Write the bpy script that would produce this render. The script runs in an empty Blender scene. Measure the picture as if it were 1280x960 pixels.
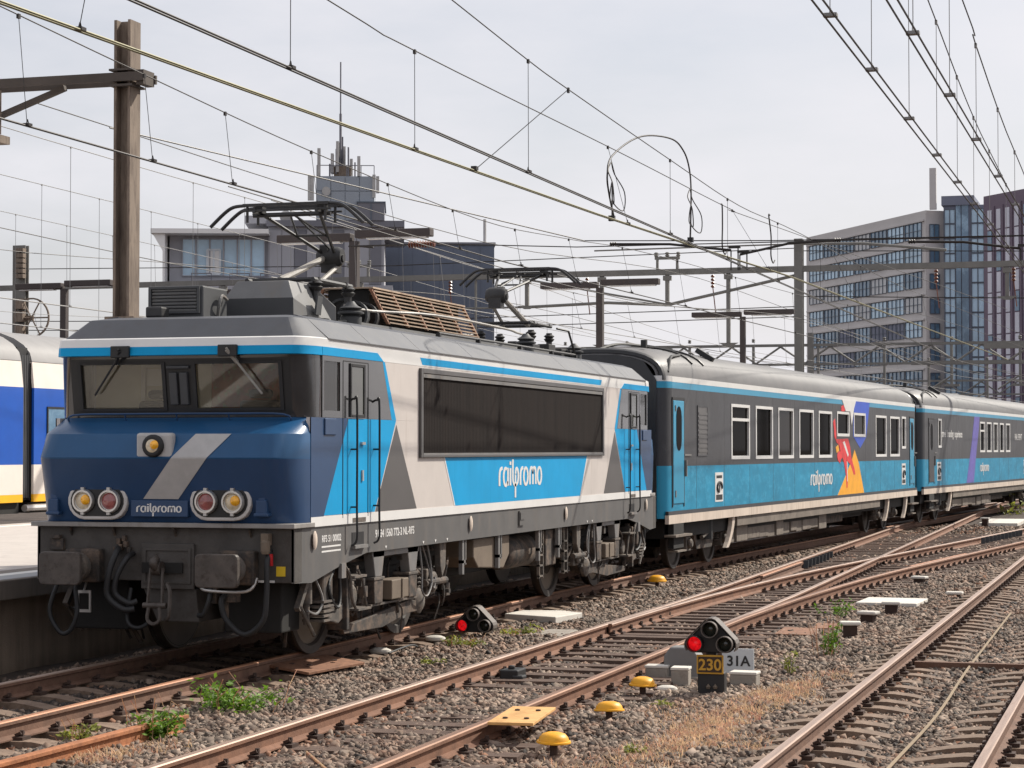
import bpy, math, random
import numpy as np
from mathutils import Vector, Matrix, Euler
R = math.radians
rnd = random.Random(7)
scene = bpy.context.scene
COL = scene.collection

# ---------------------------------------------------------------- camera, sky, sun, exposure
cam_data = bpy.data.cameras.new('camera')
cam = bpy.data.objects.new('camera', cam_data)
COL.objects.link(cam)
cam.location = (-28.603, -9.945, 2.2495)
YAW, PIT = 0.2931, 0.0304
cam_dir = Vector((math.cos(YAW) * math.cos(PIT), math.sin(YAW) * math.cos(PIT), math.sin(PIT)))
cam.rotation_euler = cam_dir.to_track_quat('-Z', 'Y').to_euler()
cam_data.sensor_width = 36.0
cam_data.lens = 75.54
cam_data.clip_start = 0.1
cam_data.clip_end = 6000
scene.camera = cam

SUN_TO = Vector((0.60, -0.43, 0.63)).normalized()
world = bpy.data.worlds.new('World')
scene.world = world
world.use_nodes = True
wn, wl = world.node_tree.nodes, world.node_tree.links
wn.clear()
w_out = wn.new('ShaderNodeOutputWorld')
w_bg = wn.new('ShaderNodeBackground')
w_sky = wn.new('ShaderNodeTexSky')
w_sky.sky_type = 'NISHITA'
w_sky.sun_disc = False
w_sky.sun_elevation = math.asin(SUN_TO.z)
w_sky.sun_rotation = math.atan2(SUN_TO.x, SUN_TO.y)
w_sky.air_density = 1.0
w_sky.dust_density = 3.0
w_sky.ozone_density = 1.0
w_bg.inputs['Strength'].default_value = 0.1
# thin high cloud over the whole sky
w_tc = wn.new('ShaderNodeTexCoord')
w_map = wn.new('ShaderNodeMapping')
w_map.inputs['Scale'].default_value = (1.0, 1.0, 3.2)
w_no = wn.new('ShaderNodeTexNoise')
w_no.inputs['Scale'].default_value = 3.0
w_no.inputs['Detail'].default_value = 7.0
w_no.inputs['Roughness'].default_value = 0.55
w_rmp = wn.new('ShaderNodeMapRange')
w_rmp.inputs['From Min'].default_value = 0.36
w_rmp.inputs['From Max'].default_value = 0.62
w_rmp.inputs['To Min'].default_value = 0.56
w_rmp.inputs['To Max'].default_value = 0.97
w_mix = wn.new('ShaderNodeMix')
w_mix.data_type = 'RGBA'
w_mix.inputs[7].default_value = (7.85, 7.72, 8.1, 1)
wl.new(w_tc.outputs['Generated'], w_map.inputs['Vector'])
wl.new(w_map.outputs['Vector'], w_no.inputs['Vector'])
wl.new(w_no.outputs['Fac'], w_rmp.inputs['Value'])
wl.new(w_rmp.outputs['Result'], w_mix.inputs[0])
wl.new(w_sky.outputs['Color'], w_mix.inputs[6])
wl.new(w_mix.outputs[2], w_bg.inputs['Color'])
wl.new(w_bg.outputs['Background'], w_out.inputs['Surface'])

sun_data = bpy.data.lights.new('sun', 'SUN')
sun_data.energy = 4.9
sun_data.angle = R(0.9)
sun_data.color = (1.0, 0.94, 0.84)
sun = bpy.data.objects.new('sun', sun_data)
COL.objects.link(sun)
sun.location = (20, -40, 60)
sun.rotation_euler = (-SUN_TO).to_track_quat('-Z', 'Y').to_euler()

vs = scene.view_settings
vs.view_transform = 'Standard'
vs.look = 'None'
vs.exposure = 0.17
vs.gamma = 1.0
vs.use_curve_mapping = False
scene.cycles.max_bounces = 8
scene.cycles.transparent_max_bounces = 16
try:
    scene.cycles.use_denoising = True
except Exception:
    pass

# ---------------------------------------------------------------- materials
def srgb(r, g, b):
    def c(x):
        x /= 255.0
        return x / 12.92 if x <= 0.04045 else ((x + 0.055) / 1.055) ** 2.4
    return (c(r), c(g), c(b))

M = {}
def mat(name, col, rough=0.6, metal=0.0, var=0.12, scale=2.0, col2=None, f2=(0.5, 0.72), bump=0.0, bscale=60.0,
        coat=0.0, spec=0.5, stretch=(1, 1, 1), emit=0.0, island=0.0, grime=None, gf=(0.52, 0.75), gscale=1.2):
    m = bpy.data.materials.new(name)
    m.use_nodes = True
    n, l = m.node_tree.nodes, m.node_tree.links
    p = n['Principled BSDF']
    p.inputs['Roughness'].default_value = rough
    p.inputs['Metallic'].default_value = metal
    p.inputs['Coat Weight'].default_value = coat
    p.inputs['Coat Roughness'].default_value = 0.08
    p.inputs['Specular IOR Level'].default_value = spec
    tc = n.new('ShaderNodeTexCoord')
    mp = n.new('ShaderNodeMapping')
    mp.inputs['Scale'].default_value = stretch
    l.new(tc.outputs['Object'], mp.inputs['Vector'])
    no = n.new('ShaderNodeTexNoise')
    no.inputs['Scale'].default_value = scale
    no.inputs['Detail'].default_value = 6
    no.inputs['Roughness'].default_value = 0.62
    l.new(mp.outputs['Vector'], no.inputs['Vector'])
    mr = n.new('ShaderNodeMapRange')
    mr.inputs['From Min'].default_value = 0.3
    mr.inputs['From Max'].default_value = 0.7
    mr.inputs['To Min'].default_value = 1 - var
    mr.inputs['To Max'].default_value = 1 + var
    l.new(no.outputs['Fac'], mr.inputs['Value'])
    mul = n.new('ShaderNodeVectorMath'); mul.operation = 'SCALE'
    mul.inputs[0].default_value = col
    l.new(mr.outputs['Result'], mul.inputs['Scale'])
    cur = mul.outputs['Vector']
    if col2 is not None:
        no2 = n.new('ShaderNodeTexNoise')
        no2.inputs['Scale'].default_value = scale * 2.3
        no2.inputs['Detail'].default_value = 8
        no2.inputs['Roughness'].default_value = 0.7
        l.new(mp.outputs['Vector'], no2.inputs['Vector'])
        r2 = n.new('ShaderNodeMapRange')
        r2.inputs['From Min'].default_value, r2.inputs['From Max'].default_value = f2
        l.new(no2.outputs['Fac'], r2.inputs['Value'])
        mx = n.new('ShaderNodeMix'); mx.data_type = 'RGBA'
        mx.inputs[7].default_value = (*col2, 1)
        l.new(r2.outputs['Result'], mx.inputs[0]); l.new(cur, mx.inputs[6])
        cur = mx.outputs[2]
    if grime is not None:       # vertical dirt streaks and dust
        mg = n.new('ShaderNodeMapping')
        mg.inputs['Scale'].default_value = (5, 5, 0.5)
        l.new(tc.outputs['Object'], mg.inputs['Vector'])
        ng = n.new('ShaderNodeTexNoise')
        ng.inputs['Scale'].default_value = gscale
        ng.inputs['Detail'].default_value = 7
        ng.inputs['Roughness'].default_value = 0.65
        l.new(mg.outputs['Vector'], ng.inputs['Vector'])
        rg = n.new('ShaderNodeMapRange')
        rg.inputs['From Min'].default_value, rg.inputs['From Max'].default_value = gf
        rg.inputs['To Max'].default_value = 0.55
        l.new(ng.outputs['Fac'], rg.inputs['Value'])
        mx = n.new('ShaderNodeMix'); mx.data_type = 'RGBA'
        mx.inputs[7].default_value = (*grime, 1)
        l.new(rg.outputs['Result'], mx.inputs[0]); l.new(cur, mx.inputs[6])
        cur = mx.outputs[2]
        rr = n.new('ShaderNodeMapRange')
        rr.inputs['To Min'].default_value = rough
        rr.inputs['To Max'].default_value = min(1, rough + 0.45)
        l.new(rg.outputs['Result'], rr.inputs['Value']); l.new(rr.outputs['Result'], p.inputs['Roughness'])
    if island > 0:
        ge = n.new('ShaderNodeNewGeometry')
        ri = n.new('ShaderNodeMapRange')
        ri.inputs['To Min'].default_value = 1 - island
        ri.inputs['To Max'].default_value = 1 + island
        l.new(ge.outputs['Random Per Island'], ri.inputs['Value'])
        m2 = n.new('ShaderNodeVectorMath'); m2.operation = 'SCALE'
        l.new(cur, m2.inputs[0]); l.new(ri.outputs['Result'], m2.inputs['Scale'])
        cur = m2.outputs['Vector']
    l.new(cur, p.inputs['Base Color'])
    if bump > 0:
        nb = n.new('ShaderNodeTexNoise')
        nb.inputs['Scale'].default_value = bscale
        nb.inputs['Detail'].default_value = 5
        l.new(mp.outputs['Vector'], nb.inputs['Vector'])
        b = n.new('ShaderNodeBump')
        b.inputs['Strength'].default_value = bump
        b.inputs['Distance'].default_value = 0.02
        l.new(nb.outputs['Fac'], b.inputs['Height'])
        l.new(b.outputs['Normal'], p.inputs['Normal'])
    if emit > 0:
        l.new(cur, p.inputs['Emission Color'])
        p.inputs['Emission Strength'].default_value = emit
    M[name] = m
    return m

def glass_mat(name, tint, clear=0.5, rough=0.04, back=(0.02, 0.02, 0.02), refl=0.9):
    m = bpy.data.materials.new(name)
    m.use_nodes = True
    n, l = m.node_tree.nodes, m.node_tree.links
    n.remove(n['Principled BSDF'])
    out = n['Material Output']
    tr = n.new('ShaderNodeBsdfTransparent'); tr.inputs['Color'].default_value = (*tint, 1)
    df = n.new('ShaderNodeBsdfDiffuse'); df.inputs['Color'].default_value = (*back, 1)
    gl = n.new('ShaderNodeBsdfGlossy'); gl.inputs['Roughness'].default_value = rough
    gl.inputs['Color'].default_value = (refl, refl, refl, 1)
    mx = n.new('ShaderNodeMixShader'); mx.inputs[0].default_value = clear
    l.new(df.outputs[0], mx.inputs[1]); l.new(tr.outputs[0], mx.inputs[2])
    fr = n.new('ShaderNodeFresnel'); fr.inputs['IOR'].default_value = 1.5
    mx2 = n.new('ShaderNodeMixShader')
    l.new(fr.outputs[0], mx2.inputs[0]); l.new(mx.outputs[0], mx2.inputs[1]); l.new(gl.outputs[0], mx2.inputs[2])
    l.new(mx2.outputs[0], out.inputs['Surface'])
    M[name] = m
    return m

dust = srgb(150, 128, 108)
mat('navy', (0.021, 0.057, 0.136), 0.35, coat=0.12, spec=0.35, var=0.14, scale=1.2, grime=srgb(66, 76, 98), gf=(0.56, 1.1))
mat('navy_upper', (0.010, 0.070, 0.172), 0.35, coat=0.12, spec=0.35, var=0.14, scale=1.2, grime=srgb(60, 98, 134), gf=(0.56, 1.1))
mat('cyan', (0.0, 0.30, 0.60), 0.5, spec=0.2, var=0.08, scale=1.5, grime=srgb(20, 130, 175), gf=(0.55, 0.95))
mat('cream', (0.56, 0.51, 0.475), 0.5, var=0.07, scale=1.5, bump=0.12, bscale=1.6, grime=srgb(150, 135, 122), gf=(0.55, 0.85))
mat('white', (0.68, 0.67, 0.65), 0.5, var=0.05, scale=2)
mat('anthracite', (0.085, 0.08, 0.078), 0.4, var=0.12, scale=1.5, coat=0.1)
mat('loco_roof', (0.060, 0.064, 0.074), 0.45, var=0.14, scale=1.2, grime=srgb(86, 84, 84), gf=(0.5, 0.8), bump=0.03)
mat('skirt', (0.095, 0.092, 0.090), 0.6, var=0.15, scale=2, grime=srgb(125, 112, 100), gf=(0.5, 0.85))
mat('black_glass', (0.035, 0.035, 0.037), 0.12, var=0.3, scale=1.6, coat=0.5)
mat('black', (0.012, 0.012, 0.013), 0.5, var=0.2)
mat('rubber', (0.016, 0.016, 0.017), 0.62, var=0.25)
mat('grille', (0.015, 0.011, 0.010), 0.85, var=0.2, scale=1.4, stretch=(6, 6, 0.4), grime=srgb(56, 45, 40), gf=(0.5, 0.95), spec=.12)
mat('frame_grey', (0.17, 0.165, 0.16), 0.5, var=0.15, grime=dust)
mat('under', (0.040, 0.034, 0.030), 0.8, var=0.3, scale=2.5, col2=srgb(122, 102, 86), f2=(0.45, 0.75), bump=0.2, bscale=30)
mat('under_light', (0.085, 0.074, 0.065), 0.8, var=0.4, scale=3, col2=srgb(124, 110, 97), f2=(0.45, 0.7), bump=0.2, bscale=30)
mat('under_dark', (0.014, 0.013, 0.012), 0.85, var=0.3, scale=3)
mat('cable_pale', srgb(140, 122, 98), 0.8)
mat('tan_tank', srgb(110, 97, 83), 0.75, var=0.15, scale=2, col2=srgb(92, 78, 66), f2=(0.5, 0.8))
mat('beam_grey', (0.068, 0.061, 0.055), 0.75, var=0.25, scale=3, col2=srgb(58, 50, 45), f2=(0.5, 0.75), bump=0.12, bscale=40)
mat('buffer', (0.075, 0.062, 0.053), 0.55, var=0.3, scale=5, col2=srgb(52, 42, 36), f2=(0.5, 0.7), bump=0.15)
mat('wheel', (0.045, 0.036, 0.030), 0.65, var=0.3, scale=4)
mat('tread', (0.20, 0.18, 0.16), 0.35, metal=0.8, var=0.15)
mat('chrome', (0.62, 0.60, 0.57), 0.28, metal=0.75, var=0.08)
mat('alu', (0.5, 0.48, 0.46), 0.4, metal=0.5, var=0.1)
mat('lens_amber', (0.62, 0.52, 0.36), 0.12, var=0.3, scale=16, coat=0.8)
mat('bulb_amber', (0.95, 0.45, 0.02), 0.2, var=0.3, scale=20, coat=0.5)
mat('surround', (0.55, 0.53, 0.51), 0.45, var=0.1)
mat('ledge', (0.26, 0.245, 0.23), 0.6, var=0.2, scale=3, grime=srgb(110, 98, 88))
mat('edge_concrete', srgb(124, 115, 106), 0.9, var=0.15, scale=2, grime=srgb(80, 72, 64))
mat('lens_red', (0.30, 0.085, 0.08), 0.12, var=0.35, scale=14, coat=0.8)
mat('stripe_silver', (0.42, 0.41, 0.40), 0.5, var=0.08, scale=8)
mat('panto', (0.028, 0.027, 0.027), 0.5, var=0.3, scale=6)
mat('panto_light', (0.30, 0.28, 0.25), 0.5, var=0.2, scale=6)
mat('roof_box', (0.055, 0.057, 0.06), 0.6, var=0.15, scale=2)
mat('roof_box_light', (0.16, 0.16, 0.158), 0.55, var=0.15, scale=2, grime=srgb(120, 112, 102))
mat('louvre', srgb(178, 158, 138), 0.75, var=0.2, scale=3, col2=srgb(140, 114, 92), f2=(0.5, 0.75))
mat('yellow_label', srgb(215, 180, 30), 0.5)
mat('red_paint', srgb(190, 30, 35), 0.5)
mat('cab_wall', srgb(212, 200, 176), 0.8, var=0.12, scale=1.5)
mat('cab_brown', srgb(150, 74, 44), 0.9, var=0.6, scale=4.0, col2=srgb(120, 112, 62), f2=(0.52, 0.62))
mat('cab_dark', (0.02, 0.02, 0.022), 0.6)
glass_mat('windscreen', (0.94, 0.94, 0.90), 0.88, 0.03, (0.16, 0.145, 0.12))
glass_mat('cab_side_glass', (0.75, 0.76, 0.76), 0.75, 0.04, (0.05, 0.05, 0.052))
glass_mat('coach_glass_b', (0.10, 0.09, 0.08), 0.3, 0.05, (0.034, 0.029, 0.025), refl=0.3)
glass_mat('coach_glass', (0.10, 0.09, 0.08), 0.35, 0.04, (0.012, 0.010, 0.009), refl=0.13)
# coaches
mat('coach_grey', (0.033, 0.034, 0.040), 0.45, var=0.25, scale=0.8, grime=srgb(92, 92, 95), gf=(0.5, 0.8), coat=0.05, bump=0.25, bscale=2.2)
mat('coach_blue', (0.002, 0.225, 0.385), 0.45, var=0.16, scale=1.7, col2=srgb(70, 168, 204), f2=(0.5, 0.85), spec=0.3, coat=0.05, stretch=(1, 1, 1.6), bump=0.2, bscale=2.2)
mat('coach_cyan', (0.002, 0.26, 0.44), 0.4, var=0.08, scale=1.0, coat=0.2)
mat('coach_roof', (0.12, 0.118, 0.119), 0.55, var=0.14, scale=0.6, col2=srgb(112, 109, 108), f2=(0.45, 0.8), bump=0.05)
mat('coach_end', (0.035, 0.035, 0.037), 0.45, var=0.2)
mat('coach_sill', srgb(205, 190, 175), 0.6, var=0.1, scale=1.2, grime=srgb(140, 120, 102), gf=(0.48, 0.8))
mat('coach_under', srgb(118, 108, 98), 0.75, var=0.2, scale=1.6, col2=srgb(74, 64, 56), f2=(0.5, 0.75))
mat('orange', srgb(238, 165, 12), 0.45, var=0.12, scale=4)
mat('red_art', srgb(214, 40, 44), 0.45, var=0.25, scale=6, col2=srgb(225, 150, 140), f2=(0.62, 0.72))
mat('royal', srgb(40, 80, 190), 0.45, var=0.12)
mat('purple', srgb(98, 88, 168), 0.45, var=0.2, scale=3, col2=srgb(60, 70, 150))
# passenger train behind
mat('dd_white', srgb(226, 216, 206), 0.45, var=0.05, coat=0.2)
mat('dd_blue', srgb(4, 78, 172), 0.4, var=0.08, coat=0.3)
mat('dd_yellow', srgb(242, 178, 16), 0.45, var=0.06)
mat('dd_roof', srgb(138, 136, 135), 0.6, var=0.1)
# track
rust1, rust2 = srgb(142, 96, 72), srgb(92, 60, 46)
mat('rail_side', srgb(110, 82, 66), 0.85, var=0.25, scale=5, col2=srgb(92, 64, 50), f2=(0.45, 0.75), bump=0.2, bscale=50)
mat('rail_side_bright', srgb(122, 87, 67), 0.85, var=0.25, scale=5, col2=srgb(104, 72, 55), f2=(0.5, 0.75), bump=0.2, bscale=50)
mat('rail_head', srgb(172, 148, 132), 0.42, metal=0.4, var=0.2, scale=3, stretch=(0.3, 8, 8), col2=srgb(140, 104, 84), f2=(0.55, 0.75))
mat('rail_head_rusty', srgb(166, 120, 92), 0.6, metal=0.3, var=0.2, scale=3, stretch=(0.3, 8, 8))
mat('rail_head_dull', srgb(142, 110, 90), 0.5, metal=0.5, var=0.2, scale=3, stretch=(0.3, 8, 8))
mat('rust_orange', srgb(160, 104, 68), 0.85, var=0.25, scale=5, col2=srgb(118, 72, 48), bump=0.2)
mat('clip', srgb(62, 44, 35), 0.8, var=0.3, scale=8)
mat('concrete_sleeper', srgb(128, 108, 92), 0.9, var=0.2, scale=4, col2=srgb(92, 74, 62), f2=(0.45, 0.7), bump=0.25, bscale=40)
mat('wood_sleeper', srgb(86, 68, 58), 0.9, var=0.3, scale=3, stretch=(6, 0.7, 6), col2=srgb(120, 98, 84), f2=(0.5, 0.75), bump=0.5, bscale=20)
mat('stone_shade_oil', srgb(58, 48, 42), 0.8, var=0.35, scale=0.9, island=0.6)  # darker stone: painted shade below the train, also oil-stained stones
mat('stone', srgb(121, 107, 95), 0.9, var=0.35, scale=0.9, col2=srgb(122, 94, 77), f2=(0.45, 0.7), island=0.68)
mat('stone_rust', srgb(122, 88, 68), 0.9, var=0.3, scale=0.9, island=0.5)
mat('ground', srgb(78, 67, 59), 0.95, var=0.35, scale=1.1, col2=srgb(62, 52, 46), f2=(0.4, 0.62), bump=1.0, bscale=28)
mat('platform_top', srgb(186, 178, 170), 0.85, var=0.08, scale=1.5, grime=srgb(150, 142, 135))
mat('platform_line', srgb(226, 222, 214), 0.8, var=0.05)
mat('platform_blue', srgb(158, 158, 158), 0.8, var=0.08)
mat('platform_wall', srgb(140, 124, 108), 0.9, var=0.2, scale=1.2, grime=srgb(84, 72, 62), gf=(0.42, 0.7), bump=0.2)
mat('concrete', srgb(150, 142, 132), 0.9, var=0.12, scale=4, col2=srgb(116, 106, 96), f2=(0.5, 0.75), bump=0.2)
mat('concrete_white', srgb(208, 202, 192), 0.85, var=0.08, scale=4, bump=0.1)
mat('cap_yellow', srgb(226, 160, 10), 0.5, var=0.1, scale=5, col2=srgb(180, 122, 20), f2=(0.6, 0.8))
mat('ply', srgb(206, 160, 100), 0.8, var=0.15, scale=6, col2=srgb(170, 118, 66), f2=(0.5, 0.75))
mat('rust_plate', srgb(138, 98, 74), 0.8, var=0.25, scale=5, col2=srgb(98, 66, 48), f2=(0.45, 0.7))
mat('signal_black', (0.014, 0.013, 0.013), 0.55, var=0.2)
mat('signal_grey', srgb(92, 84, 78), 0.6, var=0.2, scale=6)
mat('signal_red', (0.75, 0.008, 0.012), 0.25, var=0.55, scale=26, emit=0.55)
mat('signal_dark_lens', (0.03, 0.032, 0.022), 0.15, coat=0.6)
mat('plate_gold', srgb(196, 148, 46), 0.5, var=0.1)
mat('plate_dark', srgb(58, 38, 18), 0.6)
mat('grey_sign', srgb(188, 192, 194), 0.6, var=0.06)
# overhead line and buildings
mat('mast_steel', srgb(128, 114, 101), 0.8, var=0.2, scale=2, stretch=(3, 3, 0.6), col2=srgb(92, 78, 68), f2=(0.45, 0.7), bump=0.15)
mat('mast_grey', srgb(118, 116, 112), 0.75, var=0.15, scale=2)
mat('mast_dark', srgb(82, 74, 68), 0.8, var=0.2, scale=2)
mat('galv', srgb(122, 120, 118), 0.6, metal=0.3, var=0.12)
mat('lamp_brown', srgb(70, 62, 60), 0.7, var=0.12)
mat('wire_dark', srgb(48, 44, 42), 0.5, metal=0.3)
mat('wire_green', srgb(116, 112, 84), 0.55, metal=0.3)
mat('wire_pale', srgb(136, 134, 132), 0.6)
mat('insulator', srgb(112, 62, 44), 0.35, var=0.2)
mat('b_white', srgb(230, 228, 226), 0.7, var=0.04, scale=0.2)
mat('b_grey', srgb(162, 162, 168), 0.75, var=0.08, scale=0.25)
mat('b_grey_dark', srgb(116, 116, 124), 0.75, var=0.08, scale=0.25)
mat('b_tile', srgb(150, 157, 166), 0.7, var=0.06, scale=0.3)
mat('b_blue', srgb(92, 100, 116), 0.6, var=0.1, scale=0.2)
mat('b_stone', srgb(196, 192, 190), 0.8, var=0.08, scale=0.15)  # office and tower colours lightened to stand in for distance haze
mat('b_dark', srgb(112, 98, 112), 0.7, var=0.1, scale=0.2)
mat('b_slate', srgb(116, 120, 136), 0.7, var=0.1, scale=0.2)
mat('b_fin', srgb(206, 206, 216), 0.6, var=0.1, scale=0.3)
mat('b_window', srgb(92, 120, 144), 0.12, var=0.5, scale=0.14, col2=srgb(136, 166, 188), f2=(0.5, 0.62), coat=0.4)
mat('b_window_pale', srgb(172, 200, 220), 0.15, var=0.3, scale=0.2, coat=0.3)
mat('b_blind', srgb(196, 198, 200), 0.5, var=0.1, scale=0.3)
mat('b_mullion', srgb(92, 100, 112), 0.6)
mat('b_mullion_white', srgb(206, 212, 218), 0.6)
mat('antenna', srgb(176, 174, 172), 0.6, var=0.15)
# plants
mat('leaf', (0.13, 0.25, 0.02), 0.6, var=0.3, scale=6, island=0.45, col2=(0.16, 0.22, 0.03), f2=(0.5, 0.7))
mat('leaf_yellow', (0.26, 0.28, 0.05), 0.6, var=0.3, scale=6, island=0.4)
mat('straw', srgb(206, 178, 142), 0.85, var=0.2, scale=3, island=0.35, col2=srgb(188, 134, 116), f2=(0.45, 0.62))

for _n in ('leaf', 'leaf_yellow', 'straw'):
    _m = M[_n]; _nt = _m.node_tree
    _p = _nt.nodes['Principled BSDF']; _o = _nt.nodes['Material Output']
    _t = _nt.nodes.new('ShaderNodeBsdfTranslucent'); _x = _nt.nodes.new('ShaderNodeMixShader'); _x.inputs[0].default_value = 0.45
    _nt.links.new(_p.inputs['Base Color'].links[0].from_socket, _t.inputs['Color'])
    _nt.links.new(_p.outputs[0], _x.inputs[1]); _nt.links.new(_t.outputs[0], _x.inputs[2]); _nt.links.new(_x.outputs[0], _o.inputs['Surface'])

# ---------------------------------------------------------------- mesh helpers
class MB:
    def __init__(s):
        s.v, s.f, s.m = [], [], []
    def add(s, vs_, fs, mi=0):
        o = len(s.v)
        s.v += [tuple(p) for p in vs_]
        s.f += [tuple(i + o for i in f) for f in fs]
        s.m += [mi] * len(fs)
        return s
    def box(s, x0, x1, y0, y1, z0, z1, mi=0):
        return s.add([(x0, y0, z0), (x1, y0, z0), (x1, y1, z0), (x0, y1, z0), (x0, y0, z1), (x1, y0, z1), (x1, y1, z1), (x0, y1, z1)],
                     [(0, 3, 2, 1), (4, 5, 6, 7), (0, 1, 5, 4), (1, 2, 6, 5), (2, 3, 7, 6), (3, 0, 4, 7)], mi)
    def cbox(s, c, h, rot=None, mi=0):
        b = MB().box(-h[0], h[0], -h[1], h[1], -h[2], h[2])
        mt = rot.to_matrix() if rot is not None else Matrix.Identity(3)
        return s.add([mt @ Vector(p) + Vector(c) for p in b.v], b.f, mi)
    def prism(s, pts, axis, a, b, mi=0):
        # pts: polygon in the plane across the axis: axis x -> (y,z); y -> (x,z); z -> (x,y)
        def P(p, t):
            return (t, p[0], p[1]) if axis == 'x' else ((p[0], t, p[1]) if axis == 'y' else (p[0], p[1], t))
        n = len(pts)
        vs_ = [P(p, a) for p in pts] + [P(p, b) for p in pts]
        fs = [tuple(range(n))[::-1], tuple(range(n, 2 * n))] + [(i, (i + 1) % n, (i + 1) % n + n, i + n) for i in range(n)]
        ar = sum(pts[i][0] * pts[(i + 1) % n][1] - pts[(i + 1) % n][0] * pts[i][1] for i in range(n))
        flip = (ar < 0) ^ (b < a) ^ (axis == 'y')
        if flip:
            fs = [f[::-1] for f in fs]
        return s.add(vs_, fs, mi)
    def tube(s, pts, r, n=8, mi=0, caps=True, r1=None):
        pts = [Vector(p) for p in pts]
        if len(pts) < 2:
            return s
        rings, prev = [], None
        for i, p in enumerate(pts):
            d = (pts[min(i + 1, len(pts) - 1)] - pts[max(i - 1, 0)])
            if d.length < 1e-9:
                d = Vector((0, 0, 1))
            d.normalize()
            if prev is None:
                up = Vector((0, 0, 1)) if abs(d.z) < 0.9 else Vector((1, 0, 0))
                u = d.cross(up).normalized()
            else:
                u = (prev - d * prev.dot(d))
                u = u.normalized() if u.length > 1e-6 else d.orthogonal().normalized()
            prev = u
            w = d.cross(u)
            rr = r if r1 is None else r + (r1 - r) * i / (len(pts) - 1)
            rings.append([p + (u * math.cos(2 * math.pi * k / n) + w * math.sin(2 * math.pi * k / n)) * rr for k in range(n)])
        vs_ = [q for rg in rings for q in rg]
        fs = []
        for i in range(len(pts) - 1):
            for k in range(n):
                a, b = i * n + k, i * n + (k + 1) % n
                fs.append((a, b, b + n, a + n))
        if caps:
            fs.append(tuple(range(n))[::-1])
            fs.append(tuple((len(pts) - 1) * n + k for k in range(n)))
        return s.add(vs_, fs, mi)
    def lathe(s, prof, c, axis, n=20, mi=0):
        # prof: (radius, height along the axis)
        ax = Vector(axis).normalized()
        u = ax.orthogonal().normalized(); w = ax.cross(u)
        c = Vector(c)
        vs_ = [c + ax * h + (u * math.cos(2 * math.pi * k / n) + w * math.sin(2 * math.pi * k / n)) * r for r, h in prof for k in range(n)]
        fs = []
        for i in range(len(prof) - 1):
            for k in range(n):
                a, b = i * n + k, i * n + (k + 1) % n
                fs.append((a, b, b + n, a + n))
        ring_ = prof[0] == prof[-1]
        if prof[0][0] > 1e-6 and not ring_: fs.append(tuple(range(n))[::-1])
        if prof[-1][0] > 1e-6 and not ring_: fs.append(tuple((len(prof) - 1) * n + k for k in range(n)))
        return s.add(vs_, fs, mi)
    def cyl(s, p0, p1, r, n=12, mi=0, r1=None):
        return s.tube([p0, p1], r, n, mi, True, r1)
    def join(s, o, mtx=None, mi=None):
        vs_ = [(mtx @ Vector(p)) for p in o.v] if mtx is not None else o.v
        b = len(s.v)
        s.v += [tuple(p) for p in vs_]
        s.f += [tuple(i + b for i in f) for f in o.f]
        s.m += o.m if mi is None else [mi] * len(o.f)
        return s
    def mirror_y(s):
        o = MB(); o.v = [(p[0], -p[1], p[2]) for p in s.v]; o.f = [f[::-1] for f in s.f]; o.m = list(s.m)
        return o
    def mesh(s, name, mats, smooth=0):
        me = bpy.data.meshes.new(name)
        me.from_pydata(s.v, [], s.f)
        for m in (mats if isinstance(mats, (list, tuple)) else [mats]):
            me.materials.append(M[m])
        if any(s.m):
            me.polygons.foreach_set('material_index', s.m)
        if smooth:
            me.polygons.foreach_set('use_smooth', [True] * len(me.polygons))
            me.set_sharp_from_angle(angle=R(smooth))
        me.update()
        return me
    def build(s, name, mats, parent=None, loc=None, smooth=0, bevel=0, **tags):
        o = bpy.data.objects.new(name, s.mesh(name, mats, smooth))
        return link(o, parent, loc, bevel, **tags)

def link(o, parent=None, loc=None, bevel=0, **tags):
    COL.objects.link(o)
    if parent is not None: o.parent = parent
    if loc is not None: o.location = loc
    if bevel:
        b = o.modifiers.new('bevel', 'BEVEL'); b.width = bevel; b.segments = 2; b.limit_method = 'ANGLE'; b.angle_limit = R(40)
    for k, v in tags.items():
        o[k] = v
    return o

def empty(name, loc=(0, 0, 0), rz=0, parent=None, **tags):
    o = bpy.data.objects.new(name, None)
    o.empty_display_size = 0.3
    o.rotation_euler = (0, 0, rz)
    return link(o, parent, loc, 0, **tags)

def inst(mesh, name, parent=None, loc=(0, 0, 0), rot=(0, 0, 0), scale=(1, 1, 1), **tags):
    o = bpy.data.objects.new(name, mesh)
    o.rotation_euler = rot
    o.scale = scale
    return link(o, parent, loc, 0, **tags)

def arc(c, r, a0, a1, n, plane='xz'):
    out = []
    for i in range(n + 1):
        a = R(a0 + (a1 - a0) * i / n)
        p, q = r * math.cos(a), r * math.sin(a)
        out.append({'xz': (c[0] + p, c[1], c[2] + q), 'yz': (c[0], c[1] + p, c[2] + q), 'xy': (c[0] + p, c[1] + q, c[2])}[plane])
    return out

def smooth_path(pts, n=6):
    P = [Vector(p) for p in pts]
    if len(P) < 3: return P
    out = []
    for i in range(len(P) - 1):
        p0, p1, p2, p3 = P[max(i - 1, 0)], P[i], P[i + 1], P[min(i + 2, len(P) - 1)]
        for k in range(n):
            t = k / n
            out.append(0.5 * ((2 * p1) + (p2 - p0) * t + (2 * p0 - 5 * p1 + 4 * p2 - p3) * t * t + (3 * p1 - p0 - 3 * p2 + p3) * t ** 3))
    out.append(P[-1])
    return out

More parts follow.
